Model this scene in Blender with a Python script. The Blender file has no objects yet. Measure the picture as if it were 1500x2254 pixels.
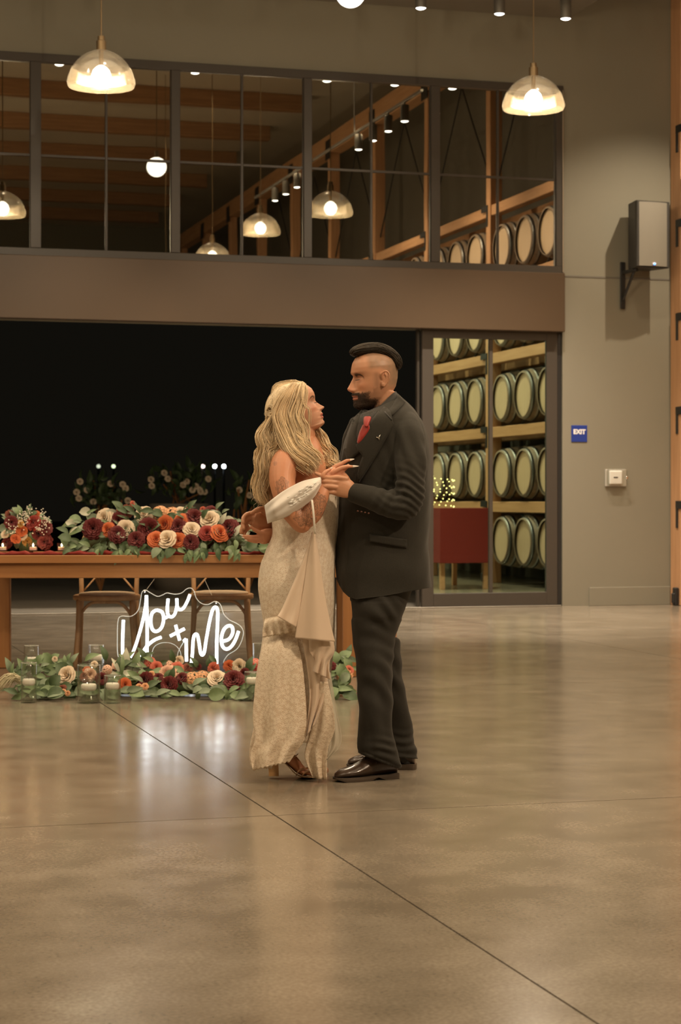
import bpy, bmesh, math, random
import numpy as np
from mathutils import Vector, Matrix
random.seed(7); rng = np.random.default_rng(7)
PI = math.pi
# ------------------------------------------------------------------ camera
F, YH, CH = 4300.0, 1100.0, 1.176        # focal length and horizon row for a 1500x2254 frame, eye height
TH = math.atan(.284); CT, ST = math.cos(TH), math.sin(TH)
sc = bpy.context.scene
col = sc.collection
def W(px, py, Z):                          # a point seen at pixel px,py at depth Z
    X = (px - 750) / F * Z
    return (X * CT + Z * ST, -X * ST + Z * CT, CH - (py - YH) / F * Z)
cam = bpy.data.cameras.new('camera'); cam.sensor_fit = 'VERTICAL'; cam.sensor_height = 36
cam.lens = F / 2254 * 36; cam.shift_y = -27 / 2254; cam.clip_end = 400
cam.dof.use_dof = True; cam.dof.focus_distance = 8.2; cam.dof.aperture_fstop = 6.4
co = bpy.data.objects.new('camera', cam); col.objects.link(co)
co.location = (0, 0, CH); co.rotation_euler = (PI / 2, 0, -TH); sc.camera = co
# ------------------------------------------------------------------ world, exposure
sc.view_settings.view_transform = 'Standard'; sc.view_settings.look = 'None'
sc.view_settings.gamma = 1; sc.view_settings.use_curve_mapping = False
sc.view_settings.exposure = 0.38
wd = bpy.data.worlds.new('night'); sc.world = wd; wd.use_nodes = True
wd.node_tree.nodes['Background'].inputs[0].default_value = (.0038, .0033, .0023, 1)
wd.node_tree.nodes['Background'].inputs[1].default_value = 1
sc.cycles.caustics_reflective = False; sc.cycles.caustics_refractive = False; sc.cycles.sample_clamp_indirect = 6; sc.cycles.max_bounces = 8; sc.cycles.transparent_max_bounces = 12
WARM = (1, .74, .47)
def light(name, kind, loc, energy, color=WARM, aim=None, **kw):
    l = bpy.data.lights.new(name, kind); l.energy = energy; l.color = color
    for k, v in kw.items(): setattr(l, k, v)
    o = bpy.data.objects.new(name, l); col.objects.link(o); o.location = loc
    if aim is not None:
        o.rotation_euler = (Vector(aim) - Vector(loc)).to_track_quat('-Z', 'Y').to_euler()
    return o
# the hall's ceiling lamps, well above and in front of the frame
for hx in (-4.5, -.8, 2.9, 6.6):
    for hy, he in ((-2.5, 150), (2.4, 170), (6.4, 190), (10.4, 190), (14.4, 200)):
        light('hall_downlight', 'SPOT', (hx, hy, 8.05), he * 1.3, (1, .78, .53), (hx, hy, 0), spot_size=2.3, spot_blend=.9, shadow_soft_size=.09)
light('couple_key_spot', 'SPOT', (6.2, 2.0, 5.6), 900, (1, .76, .52), (2.4, 8.0, 1.0), spot_size=.75, spot_blend=.8, shadow_soft_size=.25)  # unseen key light added to brighten the couple
light('speaker_wall_spot', 'SPOT', (9.50, 18.2, 6.2), 330, (1, .82, .60), (8.9, 20.0, 1.6), spot_size=1.5, spot_blend=.9, shadow_soft_size=.03)
for yy, ee in ((17.2, 330), (14.2, 300), (10.8, 260), (7.0, 220), (2.5, 170), (-3, 150)):
    light('rack_wash_spot', 'SPOT', (7.64, yy, 6.6), ee, (1, .80, .55), (9.8, yy, 2.2), spot_size=1.6, spot_blend=.9, shadow_soft_size=.05)
# ------------------------------------------------------------------ materials
def mat(name, color, rough=.6, metal=0.0, noise=None, bump=None, emis=None, estr=0, trans=0, ior=1.45, alpha=None,
        coat=0, spec=.5, sheen=0, coords='Object', stretch=None, attr=None, sss=0):
    m = bpy.data.materials.new(name); m.use_nodes = True
    nt = m.node_tree; b = nt.nodes['Principled BSDF']; N = nt.nodes.new; Lk = nt.links.new
    b.inputs['Roughness'].default_value = rough; b.inputs['Metallic'].default_value = metal
    b.inputs['Specular IOR Level'].default_value = spec
    b.inputs['IOR'].default_value = ior; b.inputs['Transmission Weight'].default_value = trans
    b.inputs['Coat Weight'].default_value = coat; b.inputs['Sheen Weight'].default_value = sheen
    if sss:
        b.inputs['Subsurface Weight'].default_value = sss; b.inputs['Subsurface Scale'].default_value = .02
        b.inputs['Subsurface Radius'].default_value = (1, .35, .2)
    if alpha is not None: b.inputs['Alpha'].default_value = alpha
    if emis: b.inputs['Emission Color'].default_value = (*emis, 1); b.inputs['Emission Strength'].default_value = estr
    tc = N('ShaderNodeTexCoord'); mp = N('ShaderNodeMapping'); Lk(tc.outputs[coords], mp.inputs[0])
    if stretch: mp.inputs['Scale'].default_value = stretch
    src = None
    if attr:
        a = N('ShaderNodeVertexColor'); a.layer_name = attr; src = a.outputs[0]
    if noise:                                # (scale, amount, second colour)
        n = N('ShaderNodeTexNoise'); n.inputs['Scale'].default_value = noise[0]; n.inputs['Detail'].default_value = 6
        Lk(mp.outputs[0], n.inputs[0])
        r = N('ShaderNodeValToRGB'); r.color_ramp.elements[0].position = .5 - noise[1]; r.color_ramp.elements[1].position = .5 + noise[1]
        Lk(n.outputs[0], r.inputs[0])
        mx = N('ShaderNodeMix'); mx.data_type = 'RGBA'; Lk(r.outputs[0], mx.inputs[0])
        mx.inputs[6].default_value = (*color, 1); mx.inputs[7].default_value = (*noise[2], 1)
        if src is not None:
            m2 = N('ShaderNodeMix'); m2.data_type = 'RGBA'; m2.blend_type = 'MULTIPLY'; m2.inputs[0].default_value = 1
            Lk(src, m2.inputs[6]); Lk(mx.outputs[2], m2.inputs[7]); src = m2.outputs[2]
        else: src = mx.outputs[2]
    if src is not None: Lk(src, b.inputs['Base Color'])
    else: b.inputs['Base Color'].default_value = (*color, 1)
    if bump:                                 # (scale, strength, distance)
        n2 = N('ShaderNodeTexNoise'); n2.inputs['Scale'].default_value = bump[0]; n2.inputs['Detail'].default_value = 4
        Lk(mp.outputs[0], n2.inputs[0]); bp = N('ShaderNodeBump'); bp.inputs['Strength'].default_value = bump[1]
        bp.inputs['Distance'].default_value = bump[2]; Lk(n2.outputs[0], bp.inputs['Height']); Lk(bp.outputs[0], b.inputs['Normal'])
    return m
def woodmat(name, c1, c2, axis=0, rough=.5, sc_=1.0, spec=.4):
    st = [6 * sc_, 6 * sc_, 6 * sc_]; st[axis] = .35 * sc_
    return mat(name, c1, rough, noise=(4, .22, c2), bump=(9, .25, .004), stretch=st, spec=spec)
M = {}
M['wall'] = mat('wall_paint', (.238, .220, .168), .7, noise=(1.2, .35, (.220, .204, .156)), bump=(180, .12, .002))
M['header'] = mat('header_bronze_panel', (.082, .051, .028), .42, noise=(2, .4, (.075, .049, .028)))
M['frame'] = mat('dark_bronze_frame', (.060, .050, .040), .4, spec=.5)
M['ceil'] = mat('ceiling_board', (.62, .56, .46), .7, noise=(2, .4, (.55, .49, .40)))
M['soffit'] = mat('soffit_paint', (.20, .185, .155), .75)
M['black'] = mat('black_steel', (.022, .021, .020), .45)
M['rack'] = woodmat('rack_fir', (.62, .36, .19), (.50, .27, .13), 1)
M['post'] = woodmat('post_fir', (.64, .37, .20), (.52, .28, .14), 2)
M['beamx'] = woodmat('roof_beam_fir', (.42, .24, .12), (.30, .16, .08), 0)
M['barrel'] = woodmat('barrel_stave', (.33, .25, .18), (.23, .17, .12), 0, sc_=1.4)
M['bhead'] = woodmat('barrel_head', (.72, .55, .38), (.60, .44, .28), 2, sc_=1.2)
M['hoop'] = mat('galvanised_hoop', (.34, .35, .35), .35, .9, noise=(8, .3, (.2, .2, .2)))
M['brass'] = mat('aged_brass', (.28, .20, .11), .38, .8)
def glassy(name, refl, tint, rough=.02, wav=.0, wscale=1.5):
    m = bpy.data.materials.new(name); m.use_nodes = True; nt = m.node_tree; nt.nodes.clear(); N = nt.nodes.new; Lk = nt.links.new
    o = N('ShaderNodeOutputMaterial'); mx = N('ShaderNodeMixShader'); g = N('ShaderNodeBsdfGlossy'); t = N('ShaderNodeBsdfTransparent')
    g.inputs['Roughness'].default_value = rough; g.inputs['Color'].default_value = (*tint, 1)
    t.inputs['Color'].default_value = (.55, .58, .52, 1); mx.inputs[0].default_value = refl
    Lk(t.outputs[0], mx.inputs[1]); Lk(g.outputs[0], mx.inputs[2]); Lk(mx.outputs[0], o.inputs[0])
    if wav:
        tc = N('ShaderNodeTexCoord'); n = N('ShaderNodeTexNoise'); n.inputs['Scale'].default_value = wscale; n.inputs['Detail'].default_value = 1
        bp = N('ShaderNodeBump'); bp.inputs['Strength'].default_value = wav; bp.inputs['Distance'].default_value = .02
        Lk(tc.outputs['Object'], n.inputs[0]); Lk(n.outputs[0], bp.inputs['Height']); Lk(bp.outputs[0], g.inputs['Normal'])
    return m
M['upglass'] = glassy('window_glass_night_reflection', .42, (.95, .90, .80), .0, .012)
M['doorglass'] = glassy('coated_door_glass', .80, (.74, .97, .80), .0, .01)
def clearglass(name, refl=.12, tint=(.93, .95, .92), rough=.03, fres=1.45):
    m = bpy.data.materials.new(name); m.use_nodes = True; nt = m.node_tree; nt.nodes.clear(); N = nt.nodes.new; Lk = nt.links.new
    o = N('ShaderNodeOutputMaterial'); mx = N('ShaderNodeMixShader'); g = N('ShaderNodeBsdfGlossy'); t = N('ShaderNodeBsdfTransparent')
    lw = N('ShaderNodeLayerWeight'); lw.inputs['Blend'].default_value = .5; ma = N('ShaderNodeMath'); ma.operation = 'MULTIPLY_ADD'
    pw = N('ShaderNodeMath'); pw.operation = 'POWER'; pw.inputs[1].default_value = 3
    Lk(lw.outputs['Facing'], pw.inputs[0]); Lk(pw.outputs[0], ma.inputs[0]); ma.inputs[1].default_value = .6; ma.inputs[2].default_value = refl; ma.use_clamp = True
    g.inputs['Roughness'].default_value = rough; t.inputs['Color'].default_value = (*tint, 1)
    Lk(ma.outputs[0], mx.inputs[0]); Lk(t.outputs[0], mx.inputs[1]); Lk(g.outputs[0], mx.inputs[2]); Lk(mx.outputs[0], o.inputs[0])
    return m
M['glass'] = clearglass('clear_glass', .06, (.95, .965, .945))
# floor: polished concrete, sawn joints are geometry
fm = mat('polished_concrete', (.36, .30, .225), .3); M['floor'] = fm
nt = fm.node_tree; N = nt.nodes.new; Lk = nt.links.new; b = nt.nodes['Principled BSDF']
tc = N('ShaderNodeTexCoord')
n1 = N('ShaderNodeTexNoise'); n1.inputs['Scale'].default_value = .9; n1.inputs['Detail'].default_value = 8; n1.inputs['Roughness'].default_value = .62
n2 = N('ShaderNodeTexNoise'); n2.inputs['Scale'].default_value = 85; n2.inputs['Detail'].default_value = 3
n3 = N('ShaderNodeTexNoise'); n3.inputs['Scale'].default_value = 4.5; n3.inputs['Detail'].default_value = 6
vo = N('ShaderNodeTexVoronoi'); vo.inputs['Scale'].default_value = 130
for q in (n1, n2, n3, vo): Lk(tc.outputs['Object'], q.inputs['Vector'])
r1 = N('ShaderNodeValToRGB'); r1.color_ramp.elements[0].position = .33; r1.color_ramp.elements[1].position = .68
r1.color_ramp.elements[0].color = (.178, .145, .103, 1); r1.color_ramp.elements[1].color = (.258, .218, .166, 1); Lk(n1.outputs[0], r1.inputs[0])
m1 = N('ShaderNodeMix'); m1.data_type = 'RGBA'; m1.blend_type = 'OVERLAY'; m1.inputs[0].default_value = .55; Lk(r1.outputs[0], m1.inputs[6]); Lk(n2.outputs[0], m1.inputs[7])
m2 = N('ShaderNodeMix'); m2.data_type = 'RGBA'; m2.blend_type = 'OVERLAY'; m2.inputs[0].default_value = .35; Lk(m1.outputs[2], m2.inputs[6]); Lk(n3.outputs[0], m2.inputs[7])
rv = N('ShaderNodeValToRGB'); rv.color_ramp.elements[0].position = .0; rv.color_ramp.elements[0].color = (.62, .6, .58, 1); rv.color_ramp.elements[1].position = .28; Lk(vo.outputs['Distance'], rv.inputs[0])
m3 = N('ShaderNodeMix'); m3.data_type = 'RGBA'; m3.blend_type = 'MULTIPLY'; m3.inputs[0].default_value = .45; Lk(m2.outputs[2], m3.inputs[6]); Lk(rv.outputs[0], m3.inputs[7])
Lk(m3.outputs[2], b.inputs['Base Color'])
rr = N('ShaderNodeMapRange'); rr.inputs[3].default_value = .13; rr.inputs[4].default_value = .26; Lk(n3.outputs[0], rr.inputs[0]); Lk(rr.outputs[0], b.inputs['Roughness'])
bp = N('ShaderNodeBump'); bp.inputs['Strength'].default_value = .05; bp.inputs['Distance'].default_value = .001; Lk(n2.outputs[0], bp.inputs['Height']); Lk(bp.outputs[0], b.inputs['Normal'])
b.inputs['Specular IOR Level'].default_value = .7; b.inputs['IOR'].default_value = 1.6
# ------------------------------------------------------------------ mesh helpers
def mesh(name, V, Fc, mt, smooth=False, uv=None, colr=None):
    me = bpy.data.meshes.new(name); me.from_pydata([tuple(map(float, v)) for v in V], [], [tuple(int(i) for i in f) for f in Fc]); me.update()
    if mt: me.materials.append(mt)
    if smooth: me.polygons.foreach_set('use_smooth', [True] * len(me.polygons))
    if uv is not None:
        ul = me.uv_layers.new(name='UVMap'); vi = np.zeros(len(me.loops), int); me.loops.foreach_get('vertex_index', vi)
        ul.data.foreach_set('uv', np.asarray(uv, float)[vi].ravel())
    if colr is not None: setcol(me, colr)
    return me
def setcol(me, c):
    a = me.color_attributes.new('Col', 'FLOAT_COLOR', 'POINT'); c = np.asarray(c, float)
    if c.shape[1] == 3: c = np.c_[c, np.ones(len(c))]
    a.data.foreach_set('color', c.ravel())
def link(name, me, parent=None, **props):
    o = bpy.data.objects.new(name, me); col.objects.link(o)
    if parent is not None: o.parent = parent
    for k, v in props.items(): o[k] = v
    return o
def ob(name, V, Fc, mt, parent=None, smooth=False, uv=None, colr=None, base=None, **props):
    if base is not None: V = np.asarray(V, float) - np.asarray(base)
    return link(name, mesh(name, V, Fc, mt, smooth, uv, colr), parent, **props)
def empty(name, loc, label, cat, group=None, rz=0):
    o = bpy.data.objects.new(name, None); col.objects.link(o); o.location = loc; o.rotation_euler = (0, 0, rz)
    o.empty_display_size = .1; o['label'] = label; o['category'] = cat
    if group: o['group'] = group
    return o
def tag(o, label, cat, group=None):
    o['label'] = label; o['category'] = cat
    if group: o['group'] = group
    return o
class MB:
    def __init__(s): s.V = []; s.F = []; s.U = []
    def add(s, V, Fc, uv=None):
        n = len(s.V); s.V += [tuple(v) for v in V]; s.F += [tuple(i + n for i in f) for f in Fc]
        s.U += [tuple(u) for u in uv] if uv is not None else [(0, 0)] * len(V)
    def box(s, x0, x1, y0, y1, z0, z1, ch=0):
        x0, x1 = sorted((x0, x1)); y0, y1 = sorted((y0, y1)); z0, z1 = sorted((z0, z1))
        ch = min(ch, (x1 - x0) * .4, (y1 - y0) * .4, (z1 - z0) * .4)
        if ch <= 0:
            V = [(x, y, z) for z in (z0, z1) for y in (y0, y1) for x in (x0, x1)]
            s.add(V, [(0, 2, 3, 1), (4, 5, 7, 6), (0, 1, 5, 4), (2, 6, 7, 3), (0, 4, 6, 2), (1, 3, 7, 5)])
        else:
            bm = bmesh.new(); bmesh.ops.create_cube(bm, size=1)
            for v in bm.verts: v.co = Vector((x0 if v.co.x < 0 else x1, y0 if v.co.y < 0 else y1, z0 if v.co.z < 0 else z1))
            bmesh.ops.bevel(bm, geom=bm.edges[:], offset=ch, segments=1, affect='EDGES', profile=.5)
            bm.verts.index_update(); s.add([tuple(v.co) for v in bm.verts], [tuple(v.index for v in f.verts) for f in bm.faces]); bm.free()
    def tube(s, P, r, n=8, cap=True, flat=None):
        V, Fc, uv = tube(P, r, n, cap, flat); s.add(V, Fc, uv)
    def lathe(s, prof, n=24, c=(0, 0, 0), axis='z', cap=False):
        V = []; Fc = []
        for (r, h) in prof:
            for k in range(n):
                a = 2 * PI * k / n; x, y, z = r * math.cos(a), r * math.sin(a), h
                if axis == 'x': x, y, z = h, x, y
                if axis == 'y': x, y, z = x, h, y
                V.append((x + c[0], y + c[1], z + c[2]))
        m = len(prof)
        for i in range(m - 1):
            for k in range(n): Fc.append((i * n + k, i * n + (k + 1) % n, (i + 1) * n + (k + 1) % n, (i + 1) * n + k))
        if cap: Fc.append(tuple(range(n - 1, -1, -1))); Fc.append(tuple((m - 1) * n + k for k in range(n)))
        s.add(V, Fc)
    def loft(s, R, cap=True, closed=True, uv=None):
        V, Fc = loft(R, cap, closed); s.add(V, Fc, uv)
    def ob(s, name, mt, parent=None, smooth=False, base=None, colr=None, uv=False, **props):
        return ob(name, s.V, s.F, mt, parent, smooth, s.U if uv else None, colr, base, **props)
def loft(R, cap=True, closed=True):
    R = [np.asarray(r, float) for r in R]; n = len(R[0]); V = np.vstack(R); Fc = []
    for i in range(len(R) - 1):
        for k in range(n if closed else n - 1):
            k2 = (k + 1) % n; Fc.append((i * n + k, i * n + k2, (i + 1) * n + k2, (i + 1) * n + k))
    if cap: Fc.append(tuple(range(n - 1, -1, -1))); Fc.append(tuple((len(R) - 1) * n + k for k in range(n)))
    return V, Fc
def cr(pts, n):                              # Catmull-Rom resample of rows of values
    P = np.asarray(pts, float)
    if P.ndim == 1: P = P[:, None]
    m = len(P)
    if m == 2: t = np.linspace(0, 1, n)[:, None]; return P[0] * (1 - t) + P[1] * t
    Q = np.vstack([2 * P[0] - P[1], P, 2 * P[-1] - P[-2]]); out = []
    for u in np.linspace(0, m - 1, n):
        i = min(int(u), m - 2); t = u - i; a, b_, c_, d = Q[i], Q[i + 1], Q[i + 2], Q[i + 3]
        out.append(.5 * (2 * b_ + (c_ - a) * t + (2 * a - 5 * b_ + 4 * c_ - d) * t * t + (3 * b_ - a - 3 * c_ + d) * t ** 3))
    return np.array(out)
def frames(P):
    P = np.asarray(P, float); T = np.gradient(P, axis=0); T /= np.linalg.norm(T, axis=1)[:, None] + 1e-12
    up = np.array([0, 0, 1.0]) if abs(T[0][2]) < .9 else np.array([0, 1.0, 0])
    A = []; a = np.cross(T[0], up); a /= np.linalg.norm(a)
    for t in T:
        a = a - t * a.dot(t); a /= np.linalg.norm(a) + 1e-12; A.append(a.copy())
    A = np.array(A); return T, A, np.cross(T, A)
def tube(P, r, n=8, cap=True, flat=None):    # r: number, list, or list of (ra, rb); flat: direction the first radius follows
    P = np.asarray(P, float); m = len(P); r = np.asarray(r, float)
    if r.ndim == 0: r = np.full((m, 2), float(r))
    elif r.ndim == 1: r = np.c_[r, r]
    T, A, B = frames(P)
    if flat is not None:
        f = np.asarray(flat, float)
        A = np.array([f - t * f.dot(t) for t in T]); A /= np.linalg.norm(A, axis=1)[:, None] + 1e-12; B = np.cross(T, A)
    an = np.linspace(0, 2 * PI, n, endpoint=False); R = []
    for i in range(m): R.append(P[i] + np.outer(np.cos(an) * r[i, 0], A[i]) + np.outer(np.sin(an) * r[i, 1], B[i]))
    V, Fc = loft(R, cap); L = np.r_[0, np.cumsum(np.linalg.norm(np.diff(P, axis=0), axis=1))]
    uv = [(a / (2 * PI), L[i]) for i in range(m) for a in an]
    return V, Fc, uv
def copytree(o, parent=None):
    c = o.copy(); col.objects.link(c); c.parent = parent
    for ch in [x for x in bpy.data.objects if x.parent == o and x is not c]: copytree(ch, c)
    return c
KIDS = {}
def kids(o): return [x for x in o.children]
def struct(mb, name, mt, **kw): return mb.ob(name, mt, kind='structure', **kw)
# ------------------------------------------------------------------ the hall (world X runs along the back wall, Y towards it)
YW = 20.08
def OW(px, dy=0.0):                          # world x of a pixel column on the back wall plane (or dy in front of it)
    t = (px - 750) / F; Z = (YW - dy) / (CT - ST * t); return Z * (t * CT + ST)
XL, XR, YB, HC = -9.0, 10.9, -14.0, 8.4
# floor slabs with sawn joints
jx = W(606, 1795, F * CH / (1795 - YH)); JX, JY = jx[0], jx[1]
xs = [XL, JX - 4.6, JX, JX + 4.6, XR]; ys = [YB, JY - 9.2, JY - 4.6, JY, JY + 4.6, JY + 9.2, YW + .12]
fl = MB(); g = .0035
fl.box(XL, XR, YB, YW + .12, -.20, -.006)
fo = struct(fl, 'floor', mat('dark_joint_base', (.03, .025, .02), .9))  # dark base shows through the gaps between slabs
for i in range(len(xs) - 1):
    for j in range(len(ys) - 1):
        q = MB(); q.box(xs[i] + (g if i else 0), xs[i + 1] - (g if i < 3 else 0), ys[j] + (g if j else 0), ys[j + 1] - (g if j < 5 else 0), -.0055, 0)
        q.ob('floor_slab', M['floor'], fo)
M['joint'] = M['black']
# back wall with its window band and sliding door opening
xw0, xw1, zw0, zw1 = XL + 1.5, OW(1239), 3.665, 5.74
xd1 = OW(1236); zd = 3.03
b_ = MB()
b_.box(xw1, 9.56, YW, YW + .3, 0, HC + .4)
b_.box(XL, xw0, YW, YW + .3, 0, HC + .4)
b_.box(xw0, xw1, YW, YW + .3, zw1, HC + .4)
b_.box(xw0, xw1, YW, YW + .3, zd, zw0)
b_.box(xd1 + .02, xw1 + .01, YW + .001, YW + .299, 0, zd)
b_.box(9.56, XR + .2, YW, YW + .3, 0, HC + .4)
wb = struct(b_, 'wall_back', M['wall'])
q = MB(); q.box(xw1 + .03, 9.55, YW - .006, YW + .001, 3.635, 3.655, .002); q.ob('control_joint', mat('dark_joint_bead', (.16, .145, .12), .8), wb)  # bead coloured darker than the wall paint
b_ = MB(); b_.box(xw0, OW(1245, .12), YW - .12, YW - .001, 3.02, 3.665, .006); hd = struct(b_, 'trim_1', M['header'])
b_ = MB(); b_.box(OW(1297), 9.545, YW - .018, YW - .0005, .0, .205, .004); struct(b_, 'baseboard_back', M['wall'])
# soffit over the back strip, ceiling, rafters, other walls
b_ = MB(); b_.box(XL, OW(1250), YW - 2.3, YW - .001, 6.49, 6.62); struct(b_, 'trim_2', M['soffit'])
b_ = MB(); b_.box(XL, OW(1250), YW - 2.42, YW - 2.3, 6.49, HC); struct(b_, 'trim_3', M['soffit'])
b_ = MB(); b_.box(XL - .2, XR + .2, YB - .2, YW + .3, HC + .401, HC + .6); ce = struct(b_, 'ceiling', M['ceil'])
for k in range(10):
    y = 16.9 - 3.1 * k; q = MB(); q.box(XL, 9.5, y - .11, y + .11, HC + .10, HC + .40, .01); q.ob('rafter', M['beamx'], ce)
b_ = MB(); b_.box(XR, XR + .2, YB, YW, 0, HC + .4); struct(b_, 'wall_right', mat('wall_dark_grey_paint', (.16, .145, .115), .8))  # right wall has its own dark grey paint
b_ = MB(); b_.box(XL - .2, XL, YB, YW, 0, HC + .4); struct(b_, 'wall_left', M['wall'])
b_ = MB(); b_.box(XL - .2, XR + .2, YB - .2, YB, 0, HC + .4); struct(b_, 'wall_front', M['wall'])
# bar canopy frame seen mirrored in the upper windows
bf = empty('timber_bar_frame', (-2.6, -6.5, 0), 'orange timber portal frame mirrored in the upper windows at left', 'frame')
for nm, bx in (('post', (2.2, 2.45, -.12, .12, 0, 5.6)), ('post', (-4.6, -4.35, -.12, .12, 0, 5.6)), ('top_rail', (-4.6, 2.45, -.12, .12, 5.6, 5.85))):
    q = MB(); q.box(*bx, .01); q.ob(nm, M['post'], bf)
# upper window band: head, sill, mullions, glass, thin bars
FY0, FY1 = YW - .03, YW + .06
win = MB(); win.box(xw0, xw1, FY0, FY1, zw1 - .085, zw1, .004); win.box(xw0, xw1, FY0, FY1, zw0, zw0 + .085, .004)
win.box(xw1 - .085, xw1, FY0, FY1, zw0 + .085, zw1 - .085, .004)
wn = struct(win, 'window_1', M['frame'])
q = MB(); q.box(xw1 - .016, xw1 - .002, FY0 - .012, FY0 - .001, zw0 + .02, zw1 - .05, .003); q.ob('edge_bead', mat('aluminium_bead', (.42, .36, .28), .35, .6), wn)
mull = [(-150, -128)] + [(66, 90), (376, 396), (668, 686), (948, 968)]
edges = []
for a, c in mull:
    xa, xb = OW(a), OW(c); q = MB(); q.box(xa, xb, FY0, FY1, zw0 + .086, zw1 - .086, .004); q.ob('mullion', M['frame'], wn); edges.append((xa, xb))
x = xw0; ed = [(xw0, xw0)] + edges + [(xw1 - .085, xw1)]
for (a0, a1), (b0, b1) in zip(ed[:-1], ed[1:]):
    if b0 - a1 < .3: continue
    w_ = b0 - a1; n = max(1, round(w_ / 1.45))
    g_ = MB(); g_.box(a1, b0, YW + .012, YW + .02, zw0 + .085, zw1 - .085); g_.ob('pane', M['upglass'], wn)
    mid = (a1 + b0) / 2
    q = MB(); q.box(mid - .013, mid + .013, YW - .004, YW + .011, zw0 + .086, zw1 - .086, .003); q.ob('glazing_bar', M['frame'], wn)
    for (c0, c1) in ((a1, mid - .014), (mid + .014, b0)):
        q = MB(); q.box(c0, c1, YW - .003, YW + .011, 4.69, 4.715, .002); q.ob('glazing_bar', M['frame'], wn)
# sliding door: stacked panel at the right, tracks, dark opening at the left
dx0, dx1 = OW(930), OW(1228)
dr = MB(); dr.box(dx0, dx0 + .13, YW + .0, YW + .06, .015, zd - .005, .004); dr.box(dx1 - .13, dx1, YW, YW + .06, .015, zd - .005, .004)
dr.box(dx0 + .13, dx1 - .13, YW, YW + .06, zd - .10, zd - .005, .004); dr.box(dx0 + .13, dx1 - .13, YW, YW + .06, .015, .16, .004)
do = struct(dr, 'door_1', M['frame'])
q = MB(); q.box(OW(1078), OW(1086), YW + .003, YW + .055, .161, zd - .101, .004); q.ob('mullion', M['frame'], do)
for a, c in ((dx0 + .131, OW(1078) - .001), (OW(1086) + .001, dx1 - .131)):
    q = MB(); q.box(a, c, YW + .025, YW + .033, .161, zd - .101); q.ob('pane', M['doorglass'], do)
q = MB(); q.box(dx0 - .035, dx0 - .004, YW + .07, YW + .13, .015, zd - .01, .004); q.ob('second_leaf_edge', M['frame'], do)
q = MB(); q.box(dx1 + .004, xd1 + .012, YW + .02, YW + .16, .0, zd - .005, .004); q.ob('jamb', M['black'], do)
q = MB(); q.box(xw0, xd1, YW - .01, YW + .17, .001, .014, .003); struct(q, 'trim_4', mat('threshold_aluminium', (.30, .27, .22), .4, .5))
# outside: patio, low kerb, planter with flowers, far lamps
q = MB(); q.box(-14, 16, YW + .3, 40, -.25, -.02); pat = struct(q, 'floor_patio', mat('patio_concrete', (.30, .27, .22), .8, noise=(3, .3, (.25, .22, .18))))
q = MB(); q.box(-60, 60, 40, 160, -1.2, -.6); struct(q, 'floor_field', mat('dark_field_grass', (.03, .035, .02), .95, noise=(2, .3, (.02, .02, .012))))
# exit sign
def text(name, s, size, loc, rot, mt, parent=None, ext=.001, bold=.0, align='CENTER'):
    cu = bpy.data.curves.new(name, 'FONT'); cu.body = s; cu.size = size; cu.extrude = ext; cu.offset = bold; cu.align_x = align; cu.align_y = 'CENTER'
    t = bpy.data.objects.new(name, cu); me = bpy.data.meshes.new_from_object(t); me.materials.clear(); me.materials.append(mt)
    bpy.data.objects.remove(t); o = link(name, me, parent); o.location = loc; o.rotation_euler = rot; return o
xa, xb = OW(1258), OW(1293); e = empty('exit_sign', ((xa + xb) / 2, YW, 1.908), 'small square blue sign reading EXIT on the grey wall beside the door', 'sign')
q = MB(); q.box(xa, xb, YW - .008, YW - .0005, 1.815, 2.0, .003); q.ob('plate', mat('blue_sign_plastic', (.018, .045, .27), .4), e, base=e.location)
text('lettering', 'EXIT', .070, (0, -.0095, .018), (PI / 2, 0, 0), mat('white_lettering', (.85, .85, .85), .5), e, .0012, .0035)
# fire pull box
xa, xb = OW(1330), OW(1380); cx = (xa + xb) / 2
e = empty('alarm_box', (cx, YW, 1.42), 'white wall control under a clear cover, right of the blue sign', 'alarm box')
def lb(parent, name, mt, x0, x1, y0, y1, z0, z1, ch=.003, **k):
    q = MB(); q.box(x0, x1, y0, y1, z0, z1, ch); return q.ob(name, mt, parent, **k)
whp = mat('white_plastic', (.82, .80, .76), .35)
lb(e, 'back_plate', mat('grey_plastic', (.5, .47, .42), .4), -.125, .125, -.02, -.0005, -.095, .095)
lb(e, 'panel', whp, -.088, .07, -.05, -.021, -.075, .08, .012)
lb(e, 'display', M['black'], -.04, .012, -.052, -.0505, -.004, .010, .001)
lb(e, 'cover', M['glass'], -.12, .12, -.085, -.0205, -.09, .095, .012)
q = MB(); q.lathe([(0, 0), (.018, 0), (.018, -.012), (.008, -.014), (0, -.014)], 12, (.098, -.087, 0), 'y'); q.ob('lock', mat('chrome', (.8, .8, .8), .15, 1), e, True)
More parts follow.
